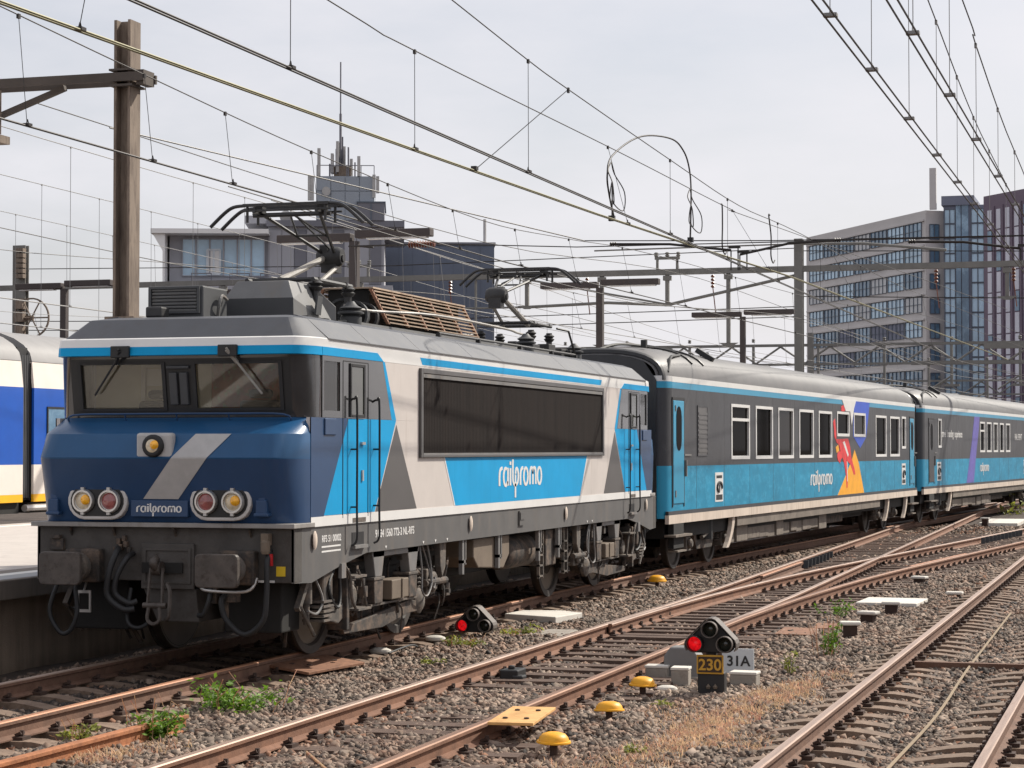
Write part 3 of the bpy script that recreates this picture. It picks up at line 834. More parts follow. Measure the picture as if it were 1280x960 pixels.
# livery shapes on both sides (paint, 3 mm proud)
def paint(name, m, poly, lift=.003):
    for s in (-1, 1):
        MB().prism(poly, 'y', s * (HW + lift), s * (HW - .01)).build(name, m, loco)
def mir(poly): return [(-p[0], p[1]) for p in poly][::-1]
for fn in (lambda p: p, mir):
    paint('navy_paint', 'navy', fn([(-7.80, FL), (-7.48, FL), (-6.72, 2.585), (-7.80, 2.585)]), .004)
    paint('blue_paint', 'cyan', fn([(-7.48, FL + .06), (-5.90, FL + .06), (-5.20, 2.585), (-6.72, 2.585)]))
    paint('grey_paint', 'anthracite', fn([(-5.88, FL + .06), (-4.48, FL + .06), (-5.19, 2.53)]))
    paint('dark_glass_paint', 'black_glass', fn([(-6.98, 2.588), (-5.36, 2.588), (-5.66, 3.243), (-6.98, 3.243)]), .005)
    for q_ in ((-7.49, -6.981, 2.588, 2.662), (-7.49, -6.981, 3.188, 3.243), (-7.49, -7.445, 2.663, 3.187)):
        paint('dark_glass_paint', 'black_glass', fn([(q_[0], q_[2]), (q_[1], q_[2]), (q_[1], q_[3]), (q_[0], q_[3])]), .005)
    paint('blue_stripe', 'cyan', fn([(-5.35, 2.588), (-5.20, 2.588), (-5.58, 3.243), (-5.65, 3.243)]))
    paint('blue_band', 'cyan', fn([(-7.50, 3.246), (-5.64, 3.246), (-5.84, 3.335), (-7.50, 3.335)]), .012)
paint('blue_line', 'cyan', [(-4.28, 3.262), (4.28, 3.262), (4.36, 3.345), (-4.36, 3.345)], .004)
paint('blue_paint', 'cyan', [(-3.02, FL + .055), (3.02, FL + .055), (3.43, 2.15), (-3.43, 2.15)])
for fn in (lambda p: p, mir):
    paint('white_edge', 'white', fn([(-3.06, FL + .056), (-3.023, FL + .056), (-3.433, 2.15), (-3.47, 2.15)]), .004)

# side grille: recessed dark screen of vertical slats in a frame
for s in (-1, 1):
    g = empty('side_grille', (0, 0, 0), parent=loco)
    Y = lambda d: s * (HW + d)
    def bx(b, x0, x1, d0, d1, z0, z1, mi=0):
        return b.box(x0, x1, min(Y(d0), Y(d1)), max(Y(d0), Y(d1)), z0, z1, mi)
    bx(MB(), -4.36, 4.36, -.01, .006, 2.17, 3.20).build('screen', 'grille', g)
    fr = MB()
    bx(fr, -4.40, -4.32, -.01, .035, 2.15, 3.22); bx(fr, 4.32, 4.40, -.01, .035, 2.15, 3.22)
    bx(fr, -4.32, 4.32, -.01, .035, 3.16, 3.22); bx(fr, -4.32, 4.32, -.01, .035, 2.15, 2.185)
    fr.build('grille_frame', 'anthracite', g, bevel=.006)
    ed = MB(); bx(ed, -4.30, 4.30, .0, .03, 2.186, 2.205); bx(ed, -4.30, 4.30, .0, .028, 3.11, 3.155)
    ed.build('grille_trim', 'frame_grey', g)
    sl = MB()
    for k in range(143):
        x = -4.26 + k * .06
        bx(sl, x, x + .054, .004, .0075, 2.21, 3.105)
    sl.build('grille_slats', 'grille', g, kind='stuff')
    # logo
    if s < 0:
        logo_mb(2.03, .235, Matrix.Translation((-1.15, -HW - .0032, 1.76)) @ SIDE).build('lettering', 'white', loco, kind='stuff')
    else:
        logo_mb(2.03, .235, Matrix.Rotation(math.pi, 4, 'Z') @ Matrix.Translation((-1.15, -HW - .0032, 1.76)) @ SIDE).build('lettering', 'white', loco, kind='stuff')

# cab doors with windows, handrails, steps, cab side windows
def rot_end(b, e, s):
    """design is for the front right corner (x<0,y<0): mirror it to the other corners"""
    o = MB()
    o.v = [(p[0] * (1 if e < 0 else -1), p[1] * (1 if s < 0 else -1), p[2]) for p in b.v]
    fl = (e > 0) ^ (s > 0)
    o.f = [f[::-1] if fl else f for f in b.f]; o.m = list(b.m)
    return o
for e in (-1, 1):
    for s in (-1, 1):
        d = empty('cab_door', (0, 0, 0), parent=loco)
        sm = MB()
        for x in (-6.90, -6.13): sm.box(x, x + .012, -HW - .008, -HW + .01, FL + .02, 3.2)
        sm.box(-6.89, -6.12, -HW - .008, -HW + .01, 3.2, 3.212)
        rot_end(sm, e, s).build('door_seam', 'black', d)
        wf = MB()
        for q in ((-6.70, -6.66, 2.60, 3.19), (-6.29, -6.24, 2.60, 3.19), (-6.66, -6.29, 2.60, 2.635), (-6.66, -6.29, 3.15, 3.19)):
            wf.box(q[0], q[1], -HW - .022, -HW + .01, q[2], q[3])
        rot_end(wf, e, s).build('window_frame', 'black', d, bevel=.006)
        rot_end(MB().box(-6.66, -6.29, -HW - .012, -HW + .01, 2.635, 3.15), e, s).build('window_pane', 'signal_dark_lens', d)
        hd = MB().box(-6.36, -6.26, -HW - .03, -HW, 2.30, 2.33)
        hd.box(-6.33, -6.29, -HW - .02, -HW, 1.9, 2.02)
        rot_end(hd, e, s).build('door_handle', 'alu', d)
        wn_ = MB().box(-7.45, -6.98, -HW + .012, -HW + .02, 2.66, 3.19)
        rot_end(wn_, e, s).build('cab_side_window', 'cab_side_glass', loco)
        for x in (-6.68, -5.98):
            h = MB().tube(smooth_path([(x, -HW, 2.78), (x, -HW - .055, 2.80), (x + .03, -HW - .075, 2.72), (x + .03, -HW - .075, 1.6), (x + .03, -HW - .075, 1.27), (x + .0, -HW - .02, 1.2)], 5), .0125, 7)
            for z in (2.25, 1.62): h.cyl((x + .03, -HW, z), (x + .03, -HW - .075, z), .01, 5)
            rot_end(h, e, s).build('handrail', 'black', loco, smooth=60)
        nt = MB().box(-7.44, -7.12, -HW - .02, -HW, 2.40, 2.58)
        rot_end(nt, e, s).build('mirror_recess', 'navy', loco, bevel=.01)

# windscreens, frame, cab inside
def wsx(z): return 7.785 + (z - 2.61) * (7.885 - 7.785) / .6
for sgn in (-1, 1):
    ws = empty('windscreen', (0, 0, 0), parent=loco)
    def bar(b, ya, yb, za, zb, t=.04, push=.0):
        vs_ = []
        for dx in (push, push - t):
            for (y, z) in ((ya, za), (yb, za), (yb, zb), (ya, zb)):
                vs_.append((sgn * (wsx(z) + dx), y, z))
        fs = [(0, 1, 2, 3), (7, 6, 5, 4), (0, 4, 5, 1), (1, 5, 6, 2), (2, 6, 7, 3), (3, 7, 4, 0)]
        return b.add(vs_, fs if sgn > 0 else [f[::-1] for f in fs])
    fr = MB()
    bar(fr, -1.27, -1.17, 2.61, 3.21); bar(fr, 1.17, 1.27, 2.61, 3.21)
    bar(fr, -1.17, 1.17, 3.155, 3.21); bar(fr, -1.17, 1.17, 2.61, 2.675)
    bar(fr, -.17, .17, 2.675, 3.155)
    fr.build('windscreen_frame', 'black', ws)
    for a, b_ in ((-1.165, -.175), (.175, 1.165)):
        bar(MB(), a, b_, 2.68, 3.15, .008, -.022).build('glass', 'windscreen', ws)
        e2 = MB()
        bar(e2, a - .02, a + .02, 2.66, 3.17, .03, .014); bar(e2, b_ - .02, b_ + .02, 2.66, 3.17, .03, .014)
        bar(e2, a, b_, 3.15, 3.175, .03, .012); bar(e2, a, b_, 2.655, 2.685, .03, .012)
        e2.build('rubber_seal', 'rubber', ws)
    # centre post fittings
    cp = MB()
    for y in (.06, -.06): bar(cp, y - .045, y + .045, 2.72, 3.06, .05, .035)
    bar(cp, -.13, .13, 3.10, 3.13, .04, .04)
    cp.build('centre_post', 'roof_box', ws, bevel=.01)
    # wipers: a motor box on the band, an arm and a blade
    for y in (.62, -.62):
        wp = empty('wiper', (0, 0, 0), parent=loco)
        MB().box(min(sgn * 7.97, sgn * 8.01), max(sgn * 7.97, sgn * 8.01), y - .11, y + .11, 3.22, 3.345).build('wiper_motor', 'black', wp, bevel=.01)
        dy = .42 if y > 0 else -.40
        yy = y if y > 0 else y
        ar = MB().tube([(sgn * 8.03, y, 3.31), (sgn * (wsx(3.2) + .06), y + dy * .2, 3.17), (sgn * (wsx(2.9) + .035), y + dy * .85, 2.83)], .013, 6)
        ar.tube([(sgn * 8.02, y, 3.29), (sgn * (wsx(3.2) + .04), y + dy * .2, 3.16)], .022, 6)
        ar.build('wiper_arm', 'panto_light' if y < 0 else 'rubber', wp)
    # cab inside
    ci = empty('cab_interior', (0, 0, 0), parent=loco)
    w = MB().box(min(sgn * 6.98, sgn * 7.04), max(sgn * 6.98, sgn * 7.04), .0, 1.4, 2.0, 3.4)
    w.build('back_wall', 'cab_wall', ci)
    MB().box(min(sgn * 6.98, sgn * 7.04), max(sgn * 6.98, sgn * 7.04), -1.4, -.002, 2.0, 3.4).build('curtain', 'cab_brown', ci)
    ds = MB().box(min(sgn * 7.2, sgn * 7.72), max(sgn * 7.2, sgn * 7.72), -1.25, 1.25, 2.45, 2.655)
    ds.build('desk', 'cab_dark', ci, bevel=.02)
    fr2 = MB()
    for q in ((.50, .55, 2.6, 3.2), (.78, .83, 2.6, 3.2), (.55, .78, 3.15, 3.2)):
        fr2.box(min(sgn * 7.05, sgn * 7.08), max(sgn * 7.05, sgn * 7.08), q[0], q[1], q[2], q[3])
    fr2.box(min(sgn * 7.045, sgn * 7.06), max(sgn * 7.045, sgn * 7.06), .56, .77, 2.95, 3.14)
    fr2.build('inner_door', 'dd_white', ci)
    for y in (.55, -.65):
        st = MB().box(min(sgn * 7.12, sgn * 7.24), max(sgn * 7.12, sgn * 7.24), y - .24, y + .24, 2.2, 2.78)
        st.box(min(sgn * 7.14, sgn * 7.22), max(sgn * 7.14, sgn * 7.22), y - .14, y + .14, 2.80, 2.90)
        st.build('seat', 'cab_dark', ci, bevel=.04)
    MB().box(min(sgn * 6.3, sgn * 7.8), max(sgn * 6.3, sgn * 7.8), -1.40, 1.40, 3.3, 3.34).build('ceiling', 'cab_wall', ci)

# nose furniture: headlamps, top lamp, stripe, number plate, sockets, grab rail
def nx(z):      # nose front x at height z
    zs = [FL, 1.56, 1.9, 2.15, 2.165, 2.41, 2.435]; x = [8.22, 8.25, 8.36, 8.44, 8.445, 8.32, 8.28]
    return float(np.interp(z, zs, x))
for sgn in (-1, 1):
    A = Vector((sgn, 0, 0))
    for y in (.70, -.70):
        hl = empty('headlight_pair', (0, 0, 0), parent=loco)
        X = nx(1.71)
        def stad(rr, n=10):
            return [(y + (.15 if k < n else -.15) + rr * math.cos(math.pi * (k / (n - 1)) - math.pi / 2) if k < n else y - .15 + rr * math.cos(math.pi * ((k - n) / (n - 1)) + math.pi / 2),
                     1.71 + (rr * math.sin(math.pi * (k / (n - 1)) - math.pi / 2) if k < n else rr * math.sin(math.pi * ((k - n) / (n - 1)) + math.pi / 2))) for k in range(2 * n)]
        MB().prism(stad(.195), 'x', sgn * (X - .10), sgn * (X + .035)).build('surround', 'surround', hl, bevel=.014)
        MB().prism(stad(.158), 'x', sgn * (X - .05), sgn * (X + .039)).build('backing', 'black', hl)
        for dy in (.15, -.15):
            outer = (dy > 0) == (y > 0)
            c = (sgn * (X + .039), y + dy, 1.71)
            MB().lathe([(.125, 0), (.13, .02), (.115, .05), (.098, .05), (.095, .02)], c, A, 20).build('lamp_rim', 'chrome', hl, smooth=50)
            MB().lathe([(.097, .012), (.08, .028), (.045, .038), (0, .042)], c, A, 20).build('lens', 'lens_amber' if outer else 'lens_red', hl, smooth=60)
            if outer: MB().lathe([(.055, .03), (.045, .05), (0, .056)], (c[0], c[1] - sgn * -.03, c[2] + .012), A, 16).build('bulb', 'bulb_amber', hl, smooth=60)
            cl = MB()
            for dz in (.125, -.125): cl.cbox((sgn * (X + .065), y + dy, 1.71 + dz), (.02, .018, .018))
            cl.build('clamp', 'alu', hl)
    tl = empty('top_lamp', (0, 0, 0), parent=loco)
    X = nx(2.28)
    MB().cbox((sgn * (X + .0), 0, 2.285), (.055, .205, .135), Euler((0, 0, 0))).build('housing', 'stripe_silver', tl, bevel=.03)
    MB().lathe([(.118, 0), (.118, .03), (.10, .045), (.085, .045)], (sgn * (X + .055), 0, 2.285), A, 20).build('lamp_rim', 'rubber', tl, smooth=50)
    MB().lathe([(.088, .035), (.06, .05), (0, .058)], (sgn * (X + .055), 0, 2.285), A, 20).build('lens', 'lens_amber', tl, smooth=60)
    MB().lathe([(.05, .045), (.04, .06), (0, .066)], (sgn * (X + .055), -.025, 2.295), A, 16).build('bulb', 'bulb_amber', tl, smooth=60)
    # diagonal silver stripe following the nose
    b = MB(); N = 40
    for i in range(N + 1):
        z = 1.735 + (2.41 - 1.735) * i / N
        yl = .18 + (-.42 - .18) * i / N
        for yy in (yl, yl - .40):
            b.v.append((sgn * (nx(z) + .008), yy * (-sgn), z))
    for i in range(N):
        f = (2 * i, 2 * i + 1, 2 * i + 3, 2 * i + 2)
        b.f.append(f if sgn < 0 else f); b.m.append(0)
    b.build('silver_stripe', 'stripe_silver', loco)
    np_ = empty('nose_plate', (0, 0, 0), parent=loco)
    X = nx(1.62) + .03
    MB().cbox((sgn * (X - .03), 0, 1.635), (.04, .325, .085), Euler((0, 0, 0))).build('plate', 'navy', np_, bevel=.006)
    mt = Matrix.Translation((sgn * (X + .0105), -sgn * .25, 1.6)) @ (FRONT if sgn < 0 else Matrix.Rotation(math.pi, 4, 'Z') @ FRONT)
    logo_mb(.5, .06, mt, .004).build('lettering', 'white', np_, kind='stuff')
    for y in (1.22, -1.15):
        sk = MB().cbox((sgn * (nx(1.66) - .02), y, 1.66), (.07, .06, .07)); sk.cbox((sgn * (nx(1.66) - .02), y, 1.75), (.05, .04, .03)); sk.cbox((sgn * nx(1.66), y, 1.58), (.06, .08, .02))
        sk.build('socket', 'navy', loco, bevel=.012)
    gr = MB().tube(smooth_path([(sgn * 7.86, -1.28, 2.53), (sgn * 7.90, -1.22, 2.615), (sgn * 7.92, -.6, 2.625), (sgn * 7.92, .6, 2.625), (sgn * 7.90, 1.22, 2.615), (sgn * 7.86, 1.28, 2.53)], 4), .011, 6)
    for y in (-.6, 0, .6): gr.cyl((sgn * 7.92, y, 2.62), (sgn * 7.88, y, 2.55), .008, 5)
    gr.build('grab_rail', 'navy', loco)
    # buffer beam, ledge, drawgear
    bb = empty('buffer_beam', (0, 0, 0), parent=loco)
    x0, x1 = sorted((sgn * 8.0, sgn * 8.2))
    MB().box(x0, x1, -1.47, 1.47, .88, 1.44).build('beam', 'beam_grey', bb, bevel=.01)
    x0, x1 = sorted((sgn * 7.72, sgn * 8.29))
    MB().prism([(x0 if sgn > 0 else x0 + .0, -1.5), (x1, -1.5 + (.06 if sgn > 0 else 0)), (x1, 1.5), (x0, 1.5)], 'z', 1.44, 1.488).build('ledge', 'ledge', bb, bevel=.006)
    for y in (-1.0, -.15, .55, 1.05):
        MB().prism([(sgn * 8.2, 1.44), (sgn * 8.28, 1.44), (sgn * 8.2, 1.34)], 'y', y, y + .02).build('bracket', 'under', bb)
    x0, x1 = sorted((sgn * 8.2, sgn * 8.235))
    MB().box(x0, x1, -.36, .24, .80, 1.27).build('draw_plate', 'beam_grey', bb, bevel=.008)
    pan = MB(); x0, x1 = sorted((sgn * 8.235, sgn * 8.25))
    for q in ((-.33, .21, .86, .885), (-.33, .21, 1.2, 1.225), (-.33, -.30, .885, 1.2), (.18, .21, .885, 1.2)): pan.box(x0, x1, *q)
    pan.build('draw_frame', 'beam_grey', bb)
    x0, x1 = sorted((sgn * 8.236, sgn * 8.26))
    MB().box(x0, x1, -.24, .22, .965, 1.075).build('hook_slot', 'under_dark', bb)
    hk = MB().tube(smooth_path([(sgn * 8.2, .0, 1.02), (sgn * 8.34, .0, 1.02), (sgn * 8.42, 0, 1.05), (sgn * 8.43, 0, 1.1), (sgn * 8.37, 0, 1.12)], 4), .045, 8)
    hk.cyl((sgn * 8.34, -.05, 1.02), (sgn * 8.34, .05, 1.02), .075, 14)
    hk.build('draw_hook', 'buffer', bb, smooth=50)
    cp = MB()
    for y in (-.075, .075):
        cp.tube([(sgn * 8.36, y * .9, 1.02), (sgn * 8.40, y * 1.1, .66)], .018, 6)
    cp.cyl((sgn * 8.40, -.13, .64), (sgn * 8.40, .13, .64), .032, 8)
    cp.tube(smooth_path([(sgn * 8.42, -.06, .62), (sgn * 8.43, -.07, .5), (sgn * 8.43, 0, .45), (sgn * 8.43, .07, .5), (sgn * 8.42, .06, .62)], 4), .02, 6)
    cp.tube(smooth_path([(sgn * 8.36, -.12, .86), (sgn * 8.40, -.17, .78), (sgn * 8.42, -.17, .55), (sgn * 8.38, -.12, .5)], 4), .022, 6)
    cp.build('screw_coupling', 'buffer', bb, smooth=50)
    x0, x1 = sorted((sgn * 7.6, sgn * 8.18))
    MB().prism([(-.36, .80), (-.40, .46), (.08, .46), (.24, .80)], 'x', x0, x1).build('coupling_box', 'beam_grey', bb, bevel=.01)
    x0, x1 = sorted((sgn * 7.3, sgn * 8.0))
    MB().box(x0, x1, -1.30, 1.30, .98, 1.3).build('beam_back', 'under_dark', bb)
    MB().box(x0 + .1, x1 - .1, -1.2, -.55, .34, .9).build('rail_guard', 'under_dark', bb, bevel=.02)
    MB().box(x0 + .1, x1 - .1, .55, 1.2, .34, .9).build('rail_guard', 'under_dark', bb, bevel=.02)
    for y in (.875, -.875):
        bf = empty('buffer', (0, 0, 0), parent=loco)
        h = []
        for (a, b_) in ((.235, .17), ):
            for (cx_, cy_, a0) in ((a - .05, b_ - .05, 0), (-(a - .05), b_ - .05, 90), (-(a - .05), -(b_ - .05), 180), (a - .05, -(b_ - .05), 270)):
                for k in range(4):
                    t = R(a0 + k * 30); h.append((y + cx_ + .05 * math.cos(t), 1.03 + cy_ + .05 * math.sin(t)))
        MB().prism(h, 'x', sgn * 8.75, sgn * 8.82).build('buffer_head', 'buffer', bf, bevel=.012)
        MB().lathe([(.115, 0), (.115, .02), (.10, .03), (.10, .18), (.125, .19), (.125, .26), (.145, .27), (.145, .36), (.10, .37), (.10, .46)], (sgn * 8.76, y, 1.03), (-sgn, 0, 0), 18).build('buffer_sleeve', 'under_light', bf, smooth=40)
        x0, x1 = sorted((sgn * 8.2, sgn * 8.33))
        MB().box(x0, x1, y - .20, y + .20, .86, 1.21).build('buffer_base', 'under', bf, bevel=.02)
    # hoses and cables hanging at the beam
    def hose(pts, r=.024, m='rubber', nm='brake_hose'):
        return MB().tube(smooth_path([(sgn * p[0], p[1], p[2]) for p in pts], 6), r, 8).build(nm, m, bb, smooth=60)
    hose([(8.22, .50, 1.22), (8.36, .46, 1.18), (8.44, .50, .98), (8.44, .52, .74), (8.42, .36, .60), (8.38, .24, .60)], .034)
    hose([(8.22, .34, 1.16), (8.36, .34, 1.12), (8.42, .42, .94), (8.42, .44, .76), (8.40, .30, .66), (8.36, .22, .68)], .03)
    hose([(8.22, 1.14, .92), (8.34, 1.16, .82), (8.38, 1.22, .55), (8.38, 1.10, .34), (8.38, .98, .36), (8.38, .90, .55), (8.34, .94, .8), (8.24, .94, .92)], .024)
    hose([(8.2, -1.20, 1.22), (8.3, -1.21, 1.10), (8.34, -1.22, .75), (8.34, -1.18, .50), (8.34, -.98, .36), (8.34, -.78, .50), (8.34, -.72, .68), (8.28, -.74, .76)], .03)
    hose([(8.22, -.55, .86), (8.32, -.58, .72), (8.32, -.52, .56), (8.28, -.44, .54)], .028)
    hose([(8.22, .36, .80), (8.34, .34, .48), (8.34, .22, .40), (8.26, .12, .46)], .022)
    hose([(8.2, -.42, .84), (8.34, -.56, .80), (8.34, -1.0, .80), (8.26, -1.08, .93)], .016, 'alu', 'pipe')
    vl = MB().lathe([(.04, 0), (.05, .03), (.05, .12), (.03, .15)], (sgn * 8.3, -1.19, 1.18), (0, 0, 1), 10); vl.cbox((sgn * 8.28, -1.19, 1.33), (.05, .04, .06))
    vl.build('brake_valve', 'tan_tank', bb)
    MB().cbox((sgn * 8.27, -1.22, 1.12), (.015, .035, .06)).build('cock_handle', 'red_paint', bb)
    MB().cbox((sgn * 8.204, -1.32, 1.0), (.004, .05, .05)).build('warning_label', 'yellow_label', bb)
    MB().cbox((sgn * 8.204, -1.16, .895), (.004, .09, .012)).build('white_mark', 'white', bb)
    fb = MB()
    for q in ((.82, .98, .54, .57), (.82, .98, .74, .77), (.82, .84, .57, .74), (.96, .98, .57, .74)):
        x0, x1 = sorted((sgn * 8.22, sgn * 8.24)); fb.box(x0, x1, *q)
    fb.cyl((sgn * 8.23, .9, .77), (sgn * 8.15, .9, .9), .012, 5)
    fb.build('foot_loop', 'alu', bb)
    jn = MB()
    for k in range(6):
        jn.cbox((sgn * (8.22 + .02 * (k % 2)), .38 + .03 * k, 1.20 + .03 * ((k * 7) % 5)), (.03, .02, .03))
    jn.cbox((sgn * 8.22, 1.22, 1.25), (.03, .08, .06)); jn.cbox((sgn * 8.25, 1.22, 1.33), (.03, .05, .02))
    jn.cbox((sgn * 8.22, -.6, .78), (.04, .03, .12)); jn.cbox((sgn * 8.22, -.72, .62), (.03, .02, .13)); jn.cbox((sgn * 8.23, -.80, .73), (.06, .06, .05))
    jn.build('pipe_fittings', 'under', bb, bevel=.006, kind='stuff')

# skirt: side sill with deeper ends, notched for the cab steps
for s in (-1, 1):
    y0, y1 = s * (HW - .012), s * (HW - .045)
    poly = [(-8.2, .88), (-7.74, .86), (-6.95, .99), (-6.12, 1.10), (6.12, 1.10), (6.95, .99), (7.74, .86), (8.2, .88), (8.2, 1.438), (-8.2, 1.438)]
    MB().prism(poly, 'y', y0, y1).build('skirt', 'skirt', loco)
    MB().box(-7.80, 7.80, min(s * (HW + .006), s * 1.40), max(s * (HW + .006), s * 1.40), 1.44, FL + .052).build('floor_line', 'white', loco)
    # recessed step and lamps
    for e in (-1, 1):
        st = empty('cab_step', (0, 0, 0), parent=loco)
        rot_end(MB().box(-6.58, -6.22, -HW + .006, -HW + .014, 1.20, 1.34), e, s).build('step_recess', 'black', st)
        rot_end(MB().box(-6.60, -6.20, -HW - .04, -HW + .01, 1.165, 1.20), e, s).build('step_plate', 'frame_grey', st)
        rot_end(MB().box(-6.60, -6.20, -HW - .01, -HW + .02, 1.45, 1.50), e, s).build('sill_plate', 'under_light', st)
        rot_end(MB().box(-6.93, -6.80, -HW - .01, -HW + .03, .86, 1.02), e, s).build('step_bracket', 'frame_grey', st)
    for x in (-7.70, -2.40, 2.20, 7.40):
        h = MB().lathe([(0.0, 0), (.06, .012), (.075, .02), (.06, .03), (0, .034)], (x, s * (HW - .01), 1.30), (0, s, 0), 14)
        o = h.build('side_reflector', 'coach_sill', loco, smooth=50); o.scale = (.75, 1, 1.35)
        o.location = (x * .25, 0, 1.30 * -.35)
    bl = MB()
    for x in (-4.2, -3.75, -3.3, 3.5, 3.8, -5.5):
        bl.prism([(x - .03, 1.15), (x + .03, 1.15), (x, 1.115)], 'y', s * (HW - .008), s * (HW - .012 - .02))
    bl.build('lifting_marks', 'white', loco)
    bxp = MB(); bxp.cbox((-.1, s * (HW - .0), 1.3), (.12, .012, .10)); bxp.cbox((-.1, s * (HW + .01), 1.33), (.10, .012, .05))
    bxp.build('side_socket', 'skirt', loco)
    MT = SIDE if s < 0 else Matrix.Rotation(math.pi, 4, 'Z') @ SIDE
    T = lambda x, z: (Matrix.Translation((x, -HW + .011, z)) @ SIDE) if s < 0 else (Matrix.Rotation(math.pi, 4, 'Z') @ Matrix.Translation((x, -HW + .011, z)) @ SIDE)
    text_mb('91 84 1560 772-3 NL-RFS', .125, T(-5.85, 1.255), .004, bold=.002).build('number_lettering', 'white', loco, kind='stuff')
    text_mb('RFS 51 00002', .10, T(-7.46, 1.27), .004, bold=.002).build('number_lettering', 'white', loco, kind='stuff')
    sl = MB()
    for k in range(2):
        p = [T(-7.46, 1.21 - .05 * k) @ Vector(q) for q in ((0, 0, 0), (.55, 0, 0), (.55, .018, 0), (0, .018, 0))]
        sl.add(p, [(0, 1, 2, 3)])
    sl.build('number_lettering', 'white', loco, kind='stuff')

# ----- bogies
wheel_b = MB().lathe([(.10, -.09), (.16, -.08), (.16, -.05), (.24, -.045), (.50, -.03), (.53, -.055), (.60, -.06), (.625, -.055), (.625, .045), (.655, .055), (.65, .08), (.56, .075), (.53, .03), (.2, .05), (.1, .06)], (0, 0, 0), (0, 1, 0), 36)
wheel_me = wheel_b.mesh('wheel', 'wheel', 40)
tyre_me = MB().lathe([(.585, -.0605), (.622, -.058), (.628, -.05), (.628, .04), (.61, .044)], (0, 0, 0), (0, 1, 0), 36).mesh('tyre', 'tread', 40)
def tubep(pts, r, n=6): return MB().tube(smooth_path(pts, 5), r, n)
def bogie_side(cx):
    """parts of one bogie side, for y<0, in loco coordinates; returns list of (name, material, MB, bevel)"""
    out = []
    y = -1.12
    fr = MB().prism([(cx - 2.05, .62), (cx - 1.85, .80), (cx - .95, .80), (cx - .7, .50), (cx + .7, .50), (cx + .95, .80), (cx + 1.85, .80), (cx + 2.05, .62), (cx + 1.85, .58), (cx + 1.0, .58), (cx + .8, .30), (cx - .8, .30), (cx - 1.0, .58), (cx - 1.85, .58)], 'y', y - .07, y + .07)
    out.append(('bogie_frame', 'under', fr, .012))
    for ax in (cx - 1.4, cx + 1.4):
        ab = MB().cbox((ax, y - .09, .62), (.17, .10, .16)); ab.lathe([(.13, 0), (.13, .04), (.09, .06)], (ax, y - .19, .62), (0, -1, 0), 14)
        out.append(('axle_box', 'under_light', ab, .015))
        for dx in (-.30, .30):
            sp = MB()
            for k in range(6): sp.lathe([(.055, 0), (.085, .012), (.085, .028), (.055, .04)], (ax + dx, y - .08, .50 + k * .052), (0, 0, 1), 12)
            out.append(('coil_spring', 'under_light', sp, 0))
    return out
